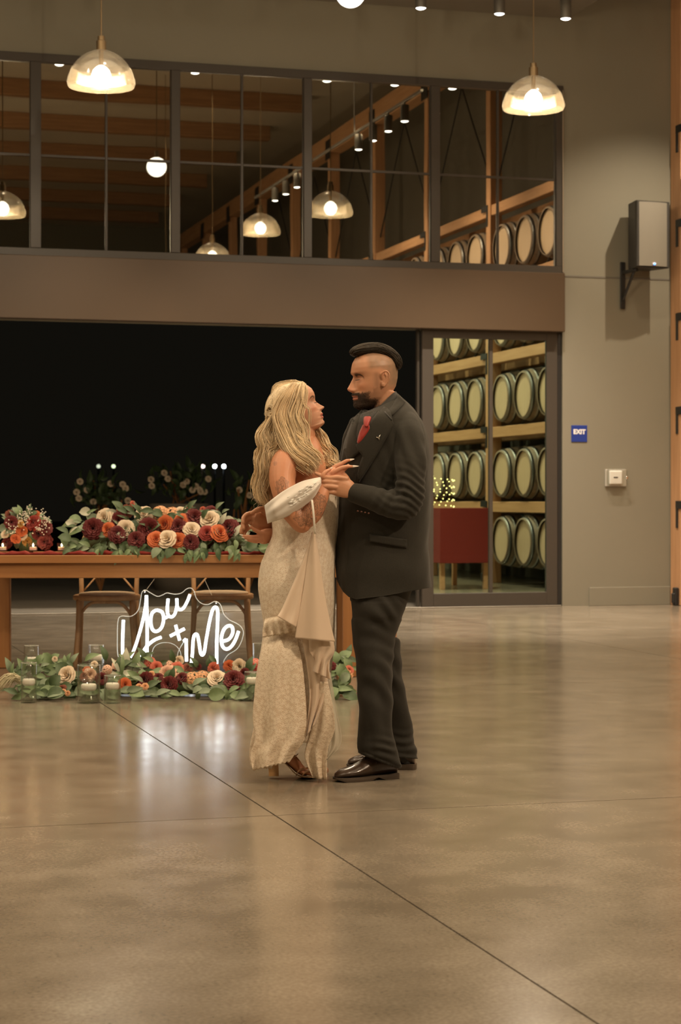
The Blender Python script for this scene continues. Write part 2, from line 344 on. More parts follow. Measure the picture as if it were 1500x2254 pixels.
# wall loudspeaker, tilted forward on its bracket
sx0, sx1 = 9.02, 9.42; e = empty('wall_speaker', (9.10, YW, 3.3), 'grey box loudspeaker with blue light on a black bracket high on the wall', 'loudspeaker', rz=.10)
dark = mat('speaker_cabinet', (.045, .042, .038), .5); gr = mat('speaker_grille', (.25, .23, .19), .55, .1, bump=(400, .4, .002))
q = MB(); hw_, d0, d1 = .205, -.42, -.12
V = [(-hw_, d0, .42), (hw_, d0, .42), (.13, d1, .42), (-.13, d1, .42), (-hw_, d0, 1.15), (hw_, d0, 1.15), (.13, d1, 1.15), (-.13, d1, 1.15)]
q.add(V, [(3, 2, 1, 0), (4, 5, 6, 7), (0, 1, 5, 4), (1, 2, 6, 5), (2, 3, 7, 6), (3, 0, 4, 7)]); q.ob('cabinet', dark, e)
q = MB(); R = []
for z in (.435, 1.135): R.append([(x_, d0 - .012 - .022 * (1 - (x_ / .175) ** 2), z) for x_ in np.linspace(-.175, .175, 13)])
V, Fc = loft(R, False, False); q.add(V, Fc); V2 = [(v[0], d0 - .002, v[2]) for v in V]; q.add(V2, [f[::-1] for f in Fc])
q.ob('grille', gr, e, True)
for sx in (-1, 1): lb(e, 'side_rail', dark, sx * .19 - .014, sx * .19 + .014, d0 - .02, d0 + .03, .425, 1.148, .006)
lb(e, 'badge', whp, -.022, .022, d0 - .042, d0 - .034, .448, .472, .002)
q = MB(); q.lathe([(0, -.003), (.010, -.003), (.010, 0)], 12, (0, d0 - .042, .456), 'y'); q.ob('indicator_light', mat('blue_led', (.02, .1, .9), .4, emis=(.05, .25, 1), estr=6), e)
lb(e, 'wall_plate', M['black'], -.17, -.11, -.022, -.001, .0, .52, .004)
lb(e, 'arm', M['black'], -.16, -.12, -.32, -.02, .385, .419, .004)
q = MB(); q.tube([(-.14, -.02, .10), (-.14, -.26, .39)], .016, 8); q.ob('brace', M['black'], e)
# ------------------------------------------------------------------ barrel racks down the right side
XF = 9.55; LV = [.22, 1.151, 2.198, 3.24, 4.28, 5.33]; posts = [19.94, 17.0, 14.2, 11.4, 8.6, 5.8, 3.0, .2, -2.6, -5.4, -8.2]
rk = empty('barrel_rack', (XF, 6, 0), 'tall fir timber barrel rack along the right wall with black corner brackets', 'rack')
rb = np.array((XF, 6, 0))
for y in posts:
    q = MB(); hy = .13 if y > 19 else .085; q.box(XF, XF + .18, y - hy, y + hy, 0, 7.5, .008); q.ob('post', M['post'], rk, base=rb)
    q = MB(); q.box(XF + .95, XF + 1.1, y - .08, y + .08, 0, 5.3, .008); q.ob('post', M['post'], rk, base=rb)
for i, z in enumerate(LV):
    y0 = -8.2 if i >= 4 else 8.5
    if i:
        for dx in (.02, .70):
            q = MB(); q.box(XF + dx + (.0 if dx > .1 else .0), XF + dx + .14, y0, 19.8, z - .15, z, .008); q.ob('rail', M['rack'], rk, base=rb)
    for y in [p for p in posts if p >= y0 - .1]:
        q = MB(); dz = z if i else .24; yy = y - .02 if y > 19 else y
        q.box(XF - .012, XF - .001, yy - .055, yy - .005, dz - .29, dz + .01, .003); q.box(XF - .014, XF - .0015, yy - .26, yy - .005, dz - .075, dz + .012, .003)
        if i == 0: q = MB(); q.box(XF - .05, XF - .001, y - .10, y - .02, .0, .2, .01); q.box(XF - .07, XF - .001, y - .09, y - .03, .02, .14, .01)
        q.ob('bracket', M['black'], rk, base=rb)
q = MB(); q.box(XF - .02, XF + .22, -8.2, 20.06, 7.5, 7.85, .01); q.ob('eave_beam', M['rack'], rk, base=rb)
for y in posts[1:]:
    q = MB(); q.box(XF - .03, XF - .021, y - .16, y + .16, 7.38, 7.75, .003); q.ob('bracket', M['black'], rk, base=rb)
for y in posts[1:7]:
    q = MB(); q.tube([(XF + .1, y, 5.5), (XF + .1, y + 1.4, 7.3)], .012, 5); q.tube([(XF + .1, y, 5.5), (XF + .1, y - 1.4, 7.3)], .012, 5); q.ob('brace_rod', M['black'], rk, base=rb)
q = MB(); q.box(XF + .03, XF + .06, 17.1, 19.8, .05, 3.05, .004); q.ob('board', M['post'], rk, base=rb)
# one barrel: body, head, hoops; copies share the meshes
def barrel_meshes():
    R = lambda u: .318 + .068 * (1 - (2 * u - 1) ** 2)
    V = []; n = 28; q = MB()
    prof = [(R(u), u * .92) for u in np.linspace(0, 1, 9)]
    q.lathe([(.296, 0.0)] + prof + [(.296, .92)], n, axis='x'); V = q.V
    me_b = mesh('barrel_body', q.V, q.F, M['barrel'], True)
    q = MB()
    for (h, s_) in ((.035, -1), (.885, 1)): q.lathe([(0, h), (.302, h)], n, axis='x')
    me_h = mesh('head', q.V, q.F, M['bhead'])
    hs = []
    for u in (.035, .14, .30, .70, .86, .965):
        q = MB(); w_ = .022; q.lathe([(R(u - w_) + .001, (u - w_) * .92), (R(u - w_) + .004, (u - w_) * .92), (R(u + w_) + .004, (u + w_) * .92), (R(u + w_) + .001, (u + w_) * .92)], n, axis='x')
        hs.append(mesh('hoop', q.V, q.F, M['hoop'], True))
    return me_b, me_h, hs
bmb, bmh, bhs = barrel_meshes()
def barrel(x, y, z, label, group):
    e = empty('wine_barrel', (x, y, z), label, 'barrel', group, 0)
    link('barrel_body', bmb, e); link('head', bmh, e)
    for h in bhs: link('hoop', h, e)
    return e
for i in range(5):
    z = LV[i] + .392 if i else .22 + .392
    p = posts[:]
    for a, c in zip(p[:-1], p[1:]):
        if i < 3 and a > 19: continue
        if i < 4 and c < 8: continue
        for k in range(3):
            y = a - .549 - .85 * k
            if a > 19: y = 19.40 - .90 * k
            near = a > 19 and k == 0
            lab = ('oak barrel at the right edge of the photo beside the speaker' if i == 4 else 'oak barrel at the right edge of the photo just below the speaker') if near else \
                  ['oak barrel lying in the lowest row of the wall rack', 'oak barrel lying in the second row of the wall rack', 'oak barrel lying in the third row of the wall rack', 'oak barrel lying in the fourth row of the wall rack', 'oak barrel lying in the top row of the wall rack'][i]
            grp = None if near else 'barrels in row %s of the rack' % ['one', 'two', 'three', 'four', 'five'][i]
            barrel(XF - .02, y, z, lab, grp)
# ------------------------------------------------------------------ lamps
bulb = mat('glowing_bulb', (1, 1, 1), .4, emis=(1, .95, .86), estr=5.5)
dome_glass = clearglass('seeded_dome_glass', .09, (.90, .87, .80), .12)
tw = mat('frosted_seed_glass', (.75, .68, .56), .35, alpha=.16)
def pendant(px, py, Z, D, label, cordtop=8.3):
    c = W(px, py, Z); e = empty('pendant_lamp', c, label, 'lamp', 'glass dome pendant lamps')
    r = D / 2; prof = [(.018, r * 1.08), (r * .32, r * 1.0), (r * .62, r * .82), (r * .85, r * .55), (r * .97, r * .25), (r, .03), (r * .96, -.005)]
    pr = cr(prof, 22); q = MB(); q.lathe([tuple(a) for a in pr], 48); q.ob('dome_shade', tw, e, True)
    q = MB(); q.lathe([tuple((a[0] * .985, a[1] - .003)) for a in pr], 48); q.ob('dome_lining', dome_glass, e, True)
    q = MB(); pi_ = cr([(.01, r * .80), (r * .35, r * .72), (r * .62, r * .5), (r * .72, r * .15), (r * .73, .03)], 14); q.lathe([tuple(a) for a in pi_], 40); q.ob('inner_shade', tw, e, True)
    q = MB(); q.lathe([(0, r * 1.05), (.042, r * 1.05), (.042, r * 1.32), (.030, r * 1.34), (.030, r * 1.46), (0, r * 1.46)], 20); q.lathe([(.02, r * .7), (.02, r * 1.05)], 12); q.ob('socket', M['brass'], e)
    q = MB(); q.lathe([(0, -.085), (.04, -.076), (.07, -.047), (.085, 0), (.07, .047), (.045, .073), (.022, .088), (0, .09)], 20, (0, 0, r * .30)); q.ob('bulb', bulb, e, True); q = MB(); q.lathe([(.018, r * .30 + .088), (.018, r * .7)], 10); q.ob('bulb_neck', M['brass'], e, True)
    q = MB(); q.tube([(0, 0, r * 1.44), (0, 0, cordtop - c[2])], .006, 6); q.ob('cord', M['brass'], e)
    light('pendant_glow', 'POINT', (c[0], c[1], c[2] - .02), 40, (1, .80, .55), shadow_soft_size=0)
    return e
pendant(223, 190, 16.3, .57, 'glass dome pendant lamp hanging upper left before the windows')
pendant(1175, 240, 17.8, .57, 'glass dome pendant lamp hanging upper right before the window corner')
pb = W(1175, 240, 17.8)
for px_, y in ((pb[0], 12.9), (pb[0], 9.6), (pb[0], 5.6), (2.53, 12.7), (2.53, 9.2), (2.53, 5.2), (2.53, 1.2), (-1.6, 12.7), (-1.6, 9.2), (-1.6, 5.2), (-5.5, 11), (-5.5, 7), (-5.5, 2)):  # rows extended out of view with added pendants that brighten the ceiling
    e = pendant(0, 0, 1, .57, 'glass dome pendant lamp of the unseen hall rows, added mostly to light the ceiling'); e.location = (px_, y, pb[2] + .25)
    light('pendant_glow', 'POINT', (px_, y, pb[2] + .2), 75, (1, .80, .55), shadow_soft_size=0)
for o in [o for o in bpy.data.objects if o.name.startswith('pendant_glow') and abs(o.location.y) < 2]: bpy.data.objects.remove(o)
c = W(772, -16, 16.3); e = empty('globe_lamp', c, 'clear round globe lamp cut by the top edge of the photo', 'lamp')
q = MB(); q.lathe([(.125 * math.sin(a), .125 * math.cos(a)) for a in np.linspace(.15, PI, 20)], 32); q.ob('globe', mat('lit_globe_glass', (1, 1, 1), .2, emis=(1, .95, .86), estr=2.2, alpha=.55), e, True)
q = MB(); q.lathe([(0, .03), (.03, .02), (.045, -.01), (.03, -.05), (0, -.06)], 16); q.ob('bulb', bulb, e, True)
q = MB(); q.lathe([(.03, .12), (.03, .2), (0, .2)], 12); q.ob('socket', M['brass'], e); q = MB(); q.tube([(0, 0, .2), (0, 0, 8.3 - c[2])], .006, 6); q.ob('cord', M['brass'], e)
lens = mat('lit_lens', (1, 1, 1), .4, emis=(1, .96, .90), estr=9)
graym = mat('track_head_grey', (.16, .15, .13), .45, .3)
def head(parent, x, y, z, tilt=0, axis='x'):
    h = MB(); h.lathe([(0, .21), (.05, .21), (.056, .20), (.056, .01), (.052, 0), (.050, .006)], 16); h.tube([(0, 0, .2), (0, 0, .27)], .012, 6)
    o = h.ob('lamp_head', graym, parent, True); o.location = (x, y, z)
    l = MB(); l.lathe([(0, .0), (.049, .002)], 16); l.lathe([(0, -.012), (.03, -.008), (.049, .002)], 16); lo = l.ob('lens', lens, o, True); return o
ty = 18.35; trk = empty('track_light', (6.2, ty, 6.27), 'grey ceiling track with four small spot heads along the top edge of the photo', 'track light')
q = MB(); q.box(-6.0, OW(1332, YW - ty) - 6.2, -.018, .018, 0, .035, .003); q.ob('rail', graym, trk)
q = MB(); q.tube([(1.2, 0, .03), (1.2, 0, .22)], .01, 6); q.tube([(-3, 0, .03), (-3, 0, .22)], .01, 6); q.ob('stem', graym, trk)
for px, dz in ((240, 0), (590, .0), (927, .0), (1100, .0), (1246, .0)):
    x = OW(px, YW - ty); head(trk, x - 6.2, 0, 6.03 - 6.27)
    light('track_spot', 'SPOT', (x, ty, 6.0), 560, (1, .85, .68), (x, ty + .1, 0), spot_size=1.30, spot_blend=.7, shadow_soft_size=.04)
trk2 = empty('track_light', (7.64, 14, 6.27), 'ceiling track running toward the viewer seen only mirrored in the windows', 'track light')
q = MB(); q.box(-.018, .018, -6, 3, 0, .035, .003); q.ob('rail', graym, trk2)
q = MB(); q.tube([(0, 0, .03), (0, 0, 2.5)], .01, 6); q.ob('stem', graym, trk2)
for y in (16.3, 15.6, 14.9, 14.2, 11.5, 10.8, 10.1, 9.4): head(trk2, 0, y - 14, 6.03 - 6.27)
# table under a red cloth with fairy lights, off to the right, mirrored in the door glass
e = empty('red_clothed_table', (8.55, 15.4, 0), 'tall table under a red cloth seen mirrored in the glass door', 'table')
lb(e, 'tabletop', M['rack'], -.35, .35, -.7, .7, 1.02, 1.06); redc = mat('red_cloth', (.20, .018, .012), .85); lb(e, 'cloth', redc, -.36, .36, .25, .72, .35, 1.068)
for sx in (-1, 1):
    for sy in (-1, 1): lb(e, 'leg', M['rack'], sx * .3 - .03, sx * .3 + .03, sy * .62 - .03, sy * .62 + .03, 0, 1.019)
fl_ = MB()
for k in range(60):
    a = k * .5; fl_.lathe([(0, -.008), (.008, 0), (0, .008)], 6, (.18 * math.cos(a), -.3 + .16 * math.sin(a), 1.08 + .007 * k))
fr_ = fl_.ob('fairy_light_tree', mat('fairy_light', (1, .8, .3), .5, emis=(1, .72, .25), estr=6), None); fr_.location = (8.55, 15.4, 0); tag(fr_, 'cone of tiny golden fairy lights on the red clothed table mirrored in the door', 'fairy lights')
# ------------------------------------------------------------------ farm table, chairs, neon sign
ZT = 12.9
def rot2(x, y, a): return (x * math.cos(a) - y * math.sin(a), x * math.sin(a) + y * math.cos(a))
M['table'] = woodmat('table_pine', (.40, .185, .065), (.28, .12, .04), 0)
M['tleg'] = woodmat('table_leg_pine', (.40, .185, .065), (.30, .13, .045), 2)
M['chair'] = woodmat('chair_beech', (.56, .34, .175), (.42, .24, .115), 2)
cseat = mat('rush_seat', (.72, .56, .38), .7, noise=(30, .3, (.60, .44, .28)), bump=(90, .4, .003))
TA = -.225; tr = W(763, 1222, ZT); TL = 2.49; TB = .95; THT = .812
e = empty('farm_table', (tr[0] + .06, tr[1], 0), 'long brown wooden farm table with thick legs behind the couple', 'table', rz=TA)
tb = e
for k in range(6):
    y0 = k * TB / 6; lb(e, 'plank', M['table'], -TL, .02, y0 + .001, y0 + TB / 6 - .001, THT - .054, THT, .004)
lb(e, 'apron', M['table'], -TL + .09, -.075, .035, .065, THT - .152, THT - .055, .004); lb(e, 'apron', M['table'], -TL + .09, -.075, TB - .065, TB - .035, THT - .152, THT - .055, .004)
for x in (-TL + .06, -.065):
    lb(e, 'apron', M['table'], x, x + .03, .08, TB - .08, THT - .152, THT - .055, .004)
for x in (-TL + .035, -.08):
    for y in (.03, TB - .12): lb(e, 'leg', M['tleg'], x, x + .09, y, y + .09, 0, THT - .055, .006)
def TP(x, y): q_ = rot2(x, y, TA); return (e_t[0] + q_[0], e_t[1] + q_[1])
e_t = tuple(tb.location)
def chair(px, Z, rz, label):
    p = W(px, 1500, Z); c = empty('cross_back_chair', (p[0], p[1], 0), label, 'chair', 'cross back chairs behind the table', rz)
    k = 1.06; H = .475 * k
    q = MB(); R = []
    for (s_, z) in ((.96, H - .035), (1, H - .028), (1, H - .004), (.97, H)):
        R.append([(s_ * .222 * k * math.copysign(abs(math.cos(a)) ** .7, math.cos(a)) * (1 - .06 * math.sin(a)), s_ * .215 * k * math.copysign(abs(math.sin(a)) ** .7, math.sin(a)), z) for a in np.linspace(0, 2 * PI, 32, endpoint=False)])
    q.loft(R); so = q.ob('seat', M['chair'], c, True)
    q = MB(); R = []
    for (s_, z) in ((.85, H), (.83, H + .012), (.6, H + .019), (.05, H + .021)): R.append([(s_ * .222 * k * math.copysign(abs(math.cos(a)) ** .7, math.cos(a)), s_ * .215 * k * math.copysign(abs(math.sin(a)) ** .7, math.sin(a)), z) for a in np.linspace(0, 2 * PI, 32, endpoint=False)])
    q.loft(R); q.ob('rush_panel', cseat, so, True)
    for s in (-1, 1):
        q = MB(); q.tube(cr([(s * .175 * k, -.155 * k, H - .03), (s * .178 * k, -.165 * k, .3), (s * .20 * k, -.19 * k, 0)], 10), [.019] * 5 + [.017] * 5, 10); q.ob('leg', M['chair'], c, True)
        q = MB(); q.tube(cr([(s * .205 * k, .27 * k, 0), (s * .19 * k, .20 * k, .3), (s * .185 * k, .185 * k, H), (s * .19 * k, .215 * k, .70 * k), (s * .165 * k, .25 * k, .86 * k), (s * .10 * k, .265 * k, .905 * k), (0, .27 * k, .915 * k)], 26), .0165, 10); q.ob('back_post', M['chair'], c, True)
        q = MB(); q.tube(cr([(s * .17 * k, .20 * k, H + .02), (s * .06 * k, .225 * k, .62 * k), (-s * .05 * k, .245 * k, .74 * k), (-s * .15 * k, .25 * k, .86 * k)], 14), [(.014, .006)] * 14, 8); q.ob('cross_slat', M['chair'], c, True)
        q = MB(); q.tube(cr([(s * .185 * k, -.16 * k, .26), (s * .17 * k, -.155 * k, .36), (s * .10 * k, -.15 * k, H - .055), (0, -.15 * k, H - .045)], 14), .011, 8)
        q.ob('bentwood_brace', M['chair'], c, True)
        q = MB(); q.tube(cr([(s * .182 * k, -.155 * k, .26), (s * .18 * k, -.14 * k, .36), (s * .178 * k, -.06 * k, H - .05), (s * .18 * k, .06 * k, H - .05), (s * .184 * k, .15 * k, .36), (s * .188 * k, .19 * k, .26)], 20), .011, 8); q.ob('bentwood_brace', M['chair'], c, True)
    return c
chair(236, 13.85, TA, 'wooden cross-back chair behind the table, the left one of two')
chair(486, 14.0, TA, 'wooden cross-back chair behind the table, the one behind the neon sign')
# neon sign: traced strokes in the plane of the sign
ZS = 12.55
neon = mat('white_neon_tube', (1, 1, 1), .4, emis=(.86, .95, 1), estr=3.8)
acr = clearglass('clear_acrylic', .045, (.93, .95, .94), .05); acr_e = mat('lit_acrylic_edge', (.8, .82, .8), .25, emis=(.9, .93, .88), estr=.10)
sb = np.array(W(400, 1460, ZS)); sg = empty('neon_sign', sb, 'white glowing neon sign reading You + Me on clear acrylic under the table edge', 'neon sign')
def SP(x, y, d=0): return np.array(W(240 + x / 4.6875, 1270 + y / 4.6875, ZS - d)) - sb
def stroke(pts, n=40, closed=False, r=.0094, name='neon_tube', m_=None, d=.02):
    P = cr([SP(*p, d) for p in pts], n); q = MB(); q.tube(P, r, 8); q.ob(name, m_ or neon, sg, True)
def taper(n): return None
stroke([(148, 445), (142, 600), (140, 760), (152, 830), (185, 850), (225, 820), (270, 720), (320, 560), (360, 400), (382, 260), (386, 190)], 60)
stroke([(386, 190), (392, 400), (394, 600), (392, 760), (392, 838)], 30)
stroke([(540, 622), (470, 650), (400, 705), (350, 775), (318, 840), (300, 900)], 30)
stroke([(490, 340), (445, 375), (430, 460), (448, 540), (490, 562), (540, 525), (564, 440), (548, 365), (490, 340)], 44)
stroke([(610, 225), (602, 330), (612, 395), (648, 412), (680, 380), (700, 300), (700, 222)], 36)
stroke([(700, 222), (704, 300), (725, 335), (765, 325), (805, 260), (836, 182)], 30)
stroke([(562, 430), (590, 418), (612, 405)], 8)
stroke([(688, 496), (712, 590), (730, 655)], 12); stroke([(780, 535), (700, 575), (632, 610)], 12)
stroke([(796, 640), (798, 760), (800, 870)], 14)
stroke([(770, 665), (796, 640)], 4)
stroke([(848, 915), (862, 780), (868, 660), (885, 595), (912, 600), (930, 680), (945, 780), (965, 805), (985, 770), (1005, 640), (1040, 450), (1070, 340), (1100, 312), (1122, 350), (1120, 500), (1112, 700), (1112, 905)], 90)
stroke([(1175, 665), (1240, 640), (1278, 575), (1270, 515), (1230, 505), (1185, 545), (1160, 630), (1170, 710), (1210, 745), (1260, 720), (1305, 650), (1338, 560)], 60)
outl = [(120, 860), (90, 800), (86, 640), (92, 460), (125, 405), (230, 405), (300, 345), (325, 240), (340, 160), (375, 135), (430, 165), (500, 200), (555, 185), (600, 165), (680, 178), (750, 165), (800, 125), (845, 115), (880, 150), (900, 215), (950, 270), (1020, 285), (1095, 252), (1150, 285), (1185, 380), (1240, 440), (1310, 475), (1360, 510), (1388, 570), (1370, 660), (1320, 745), (1235, 800), (1195, 850), (1180, 885)]
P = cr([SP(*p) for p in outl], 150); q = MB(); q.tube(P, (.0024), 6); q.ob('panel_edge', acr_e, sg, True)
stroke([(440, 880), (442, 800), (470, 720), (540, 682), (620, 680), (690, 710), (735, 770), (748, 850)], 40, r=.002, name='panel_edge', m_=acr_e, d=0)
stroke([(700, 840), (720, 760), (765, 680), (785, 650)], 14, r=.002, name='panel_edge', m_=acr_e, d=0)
nrm = np.array((-ST, -CT, 0)) * .003
q = MB(); L = len(P); q.add(list(P + nrm) + list(P - nrm), [tuple(range(L)), tuple(range(2 * L - 1, L - 1, -1))]); po = q.ob('acrylic_panel', acr, sg)
for a, b2 in (((392, 125), (470, 20)), ((1062, 190), (985, 20))):
    q = MB(); q.tube([SP(*a), SP(*b2, -.30)], .0012, 5); q.ob('hanging_wire', mat('wire_nylon', (.55, .5, .42), .4), sg)
for x, y in ((368, 150), (1108, 265)):
    q = MB(); q.lathe([(0, -.006), (.008, -.004), (.008, .004), (0, .006)], 10, SP(x, y), 'y'); q.ob('standoff', mat('steel_button', (.8, .8, .8), .2, 1), sg, True)
# ------------------------------------------------------------------ flowers and leaves (shared meshes)
def petal(R_, H, phi, A, curl=.12, nu=5, nv=4, tip=0.0):
    V = []; Fc = []
    for i in range(nu + 1):
        u = i / nu
        for j in range(nv + 1):
            v = 2 * j / nv - 1; w_ = A * math.sin(PI * (u * .60 + .14)) ** .6
            uu = u * (1 - .10 * v * v * u); r = R_ * uu ** .75 + curl * uu ** 4 + tip * u ** 6 * (1 - abs(v)); z = H * math.sin(uu * PI / 2) - curl * .9 * uu ** 5 + .03 * math.sin(5 * v + phi * 3) * u
            a = phi + v * w_; V.append((r * math.cos(a), r * math.sin(a), z))
    for i in range(nu):
        for j in range(nv): k = i * (nv + 1) + j; Fc.append((k, k + 1, k + nv + 2, k + nv + 1))
    return V, Fc
def flower_mesh(kind, m_):
    q = MB(); rd = random.Random(kind)
    if kind == 'rose': L = [(.15, .88, 3, 1.1, .0), (.28, .90, 4, 1.05, .02), (.44, .86, 5, 1.0, .04), (.60, .78, 5, 1.0, .07), (.76, .66, 6, .9, .10), (.90, .50, 6, .85, .12)]
    elif kind == 'bud': L = [(.18, 1.0, 3, 1.0, .0), (.34, 1.02, 3, 1.0, .03), (.50, .95, 4, .85, .06), (.66, .80, 5, .9, .10), (.80, .66, 5, .9, .10)]
    elif kind == 'peony': L = [(.22, .85, 5, .6, .02), (.38, .88, 7, .5, .04), (.54, .84, 8, .45, .06), (.70, .70, 10, .40, .08), (.82, .52, 11, .36, .1), (.9, .28, 11, .36, .1)]
    elif kind == 'carn': L = [(.15 + .09 * k, .85 - .07 * k, 7 + k, .30, .05) for k in range(8)]
    for l, (R_, H, n, A, c_) in enumerate(L):
        for k in range(n):
            V, Fc = petal(R_, H * rd.uniform(.92, 1.06), 2 * PI * (k + .5 * (l % 2)) / n + rd.uniform(-.12, .12), A, c_, 4, 4); q.add(V, Fc)
    return mesh(kind, q.V, q.F, m_, True)
def cluster_mesh(m_, n=46):
    q = MB(); rd = random.Random(3)
    for k in range(n):
        z = 1 - 1.1 * (k + .5) / n; r = math.sqrt(max(0, 1 - z * z)); a = k * 2.39996; c_ = Vector((r * math.cos(a), r * math.sin(a), z * .8))
        Mx = c_.normalized().to_track_quat('Z', 'Y').to_matrix()
        for p in range(4):
            V, Fc = petal(.20, .05, p * PI / 2 + rd.random() * .3, .7, .02, 2, 2); q.add([tuple(Mx @ Vector(v) + c_ * .92) for v in V], Fc)
    return mesh('cluster', q.V, q.F, m_, True)
def leaf_mesh(kind, m_):
    q = MB(); V = []; Fc = []; nu, nv = 6, 4
    for i in range(nu + 1):
        u = i / nu; w_ = {'point': .24 * math.sin(PI * u) ** .8 * (1.15 - .5 * u), 'round': .40 * math.sin(PI * u) ** .55, 'long': .11 * math.sin(PI * u) ** .7}[kind]
        for j in range(nv + 1):
            v = 2 * j / nv - 1; V.append((u, w_ * v, .10 * math.sin(PI * u) + .30 * abs(v) * w_ - .22 * u * u))
    for i in range(nu):
        for j in range(nv): k = i * (nv + 1) + j; Fc.append((k, k + 1, k + nv + 2, k + nv + 1))
    q.add(V, Fc); q.tube([(-.15, 0, .02), (0, 0, 0), (.5, 0, .04)], [.012, .012, .006], 4); return mesh('leaf', q.V, q.F, m_, True)
def pet(n, c1, c2, r=.6): return mat(n, c1, r, noise=(14, .35, c2), sheen=.15)
PM = dict(white=pet('cream_petal', (.80, .68, .52), (.74, .58, .40)), dred=pet('burgundy_petal', (.17, .014, .012), (.10, .008, .008)), red=pet('red_petal', (.34, .035, .02), (.25, .022, .015)),
          orange=pet('orange_petal', (.66, .165, .045), (.52, .105, .03)), coral=pet('coral_petal', (.72, .20, .12), (.58, .13, .08)), peach=pet('peach_petal', (.76, .42, .22), (.66, .32, .15)),
          pink=pet('blush_petal', (.80, .52, .38), (.72, .40, .26)), yellow=pet('ochre_petal', (.66, .38, .10), (.55, .28, .07)), brown=pet('rust_petal', (.30, .09, .045), (.2, .05, .03)))
LM = dict(g=mat('leaf_green', (.050, .085, .035), .5, noise=(5, .3, (.075, .115, .045))), l=mat('leaf_light_green', (.13, .19, .085), .5, noise=(5, .3, (.17, .24, .11))),
          s=mat('leaf_sage', (.22, .27, .17), .6, noise=(5, .3, (.16, .21, .13))), w=mat('leaf_pale', (.45, .45, .34), .6))
FMC = {}
def fm_(kind, c_):
    if (kind, c_) not in FMC: FMC[(kind, c_)] = cluster_mesh(PM[c_]) if kind == 'hydr' else flower_mesh(kind, PM[c_])
    return FMC[(kind, c_)]
LMC = {}
def lm_(kind, c_):
    if (kind, c_) not in LMC: LMC[(kind, c_)] = leaf_mesh(kind, LM[c_])
    return LMC[(kind, c_)]
FWD = Vector((ST, CT, 0)); RT = Vector((CT, -ST, 0)); UP = Vector((0, 0, 1))
def put(name, me, parent, loc, size, nrm_, roll=0, label=None):
    o = link(name, me, parent); o.location = Vector(loc) - parent.location
    o.rotation_euler = (Vector(nrm_).to_track_quat('Z', 'Y') @ Matrix.Rotation(roll, 3, 'Z').to_quaternion()).to_euler(); o.scale = (size,) * 3
    if label: o['label'] = label
    return o
CN = dict(white='cream', dred='burgundy', red='red', orange='orange', coral='coral', peach='peach', pink='blush', yellow='ochre', brown='rust')
def flower(parent, px, py, Z, rpx, kind, c_):
    r = rpx * 1.22 / F * Z; n = -FWD * 1.0 + UP * random.uniform(.1, .75) + RT * random.uniform(-.55, .55); n.normalize()
    loc = Vector(W(px, py, Z)) - n * r * .45
    nm = {'rose': 'rose', 'bud': 'rosebud', 'peony': 'peony', 'carn': 'carnation', 'hydr': 'hydrangea_head'}[kind]
    put(nm, fm_(kind, c_), parent, loc, r * (1.0 if kind != 'bud' else 1.15), n, random.uniform(0, 6), CN[c_] + ' ' + nm.replace('_', ' '))
def leaf(parent, px, py, Z, L, ang, kind, c_, out=None):
    """ang: direction of the leaf in the picture plane (radians, 0 right, pi/2 up)"""
    d = RT * math.cos(ang) + UP * math.sin(ang) - FWD * (random.uniform(-.1, .7) if out is None else out); d.normalize()
    n = (-FWD + UP * random.uniform(.2, 1.2) + RT * random.uniform(-.6, .6)); n = (n - d * n.dot(d)).normalized(); y = n.cross(d)
    o = link('leaf', lm_(kind, c_), parent); o.location = Vector(W(px, py, Z)) - parent.location
    o.rotation_euler = Matrix((d, y, n)).transposed().to_euler(); o.scale = (L,) * 3; return o
# table garland
gb = Vector(W(355, 1218, 13.15)); gb.z = THT + .002; ga = empty('table_garland', gb, 'long garland of cream, burgundy and orange roses with trailing leaves on the table', 'floral garland')
TF = [(345, 188, 55, 'rose', 'white'), (440, 205, 50, 'peony', 'dred'), (265, 262, 62, 'peony', 'dred'), (365, 268, 44, 'rose', 'orange'), (435, 298, 52, 'peony', 'dred'), (490, 260, 50, 'rose', 'white'), (615, 165, 52, 'rose', 'white'), (655, 262, 64, 'peony', 'dred'),
      (712, 165, 52, 'hydr', 'peach'), (795, 158, 50, 'hydr', 'peach'), (865, 155, 40, 'rose', 'white'), (760, 235, 54, 'rose', 'orange'), (875, 205, 44, 'rose', 'orange'), (850, 250, 56, 'peony', 'dred'), (945, 268, 50, 'rose', 'white'), (700, 335, 50, 'rose', 'orange'), (778, 340, 54, 'bud', 'white'),
      (853, 345, 46, 'rose', 'orange'), (935, 355, 48, 'peony', 'dred'), (965, 185, 58, 'peony', 'dred'), (1070, 205, 54, 'bud', 'white'), (1050, 292, 46, 'rose', 'red'), (1138, 292, 54, 'rose', 'orange'), (1195, 255, 60, 'peony', 'dred'), (1085, 150, 42, 'rose', 'dred'), (560, 335, 50, 'peony', 'dred'), (500, 140, 46, 'carn', 'brown'), (450, 150, 40, 'carn', 'brown'), (1020, 130, 22, 'carn', 'coral'), (930, 110, 20, 'carn', 'coral'), (540, 85, 18, 'carn', 'coral')]
for x, y, r, k, c_ in TF: flower(ga, 120 + x / 3.125, 1080 + y / 3.125, 13.1 - .22 * (y - 150) / 200 + (0.1 if y < 170 else 0), r / 3.125 * 1.08, k, c_)
q = MB(); R = []
for t in np.linspace(0, 1, 15):
    c_ = Vector(W(165 + 395 * t, 1212, 13.25)); w_ = .02 + .11 * math.sin(PI * t) ** .5
    R.append([(c_.x + 0 * a, c_.y + w_ * 1.3 * math.cos(a), THT + .01 + max(0, w_ * .9 * (1 + math.sin(a)))) for a in np.linspace(0, 2 * PI, 10, endpoint=False)])
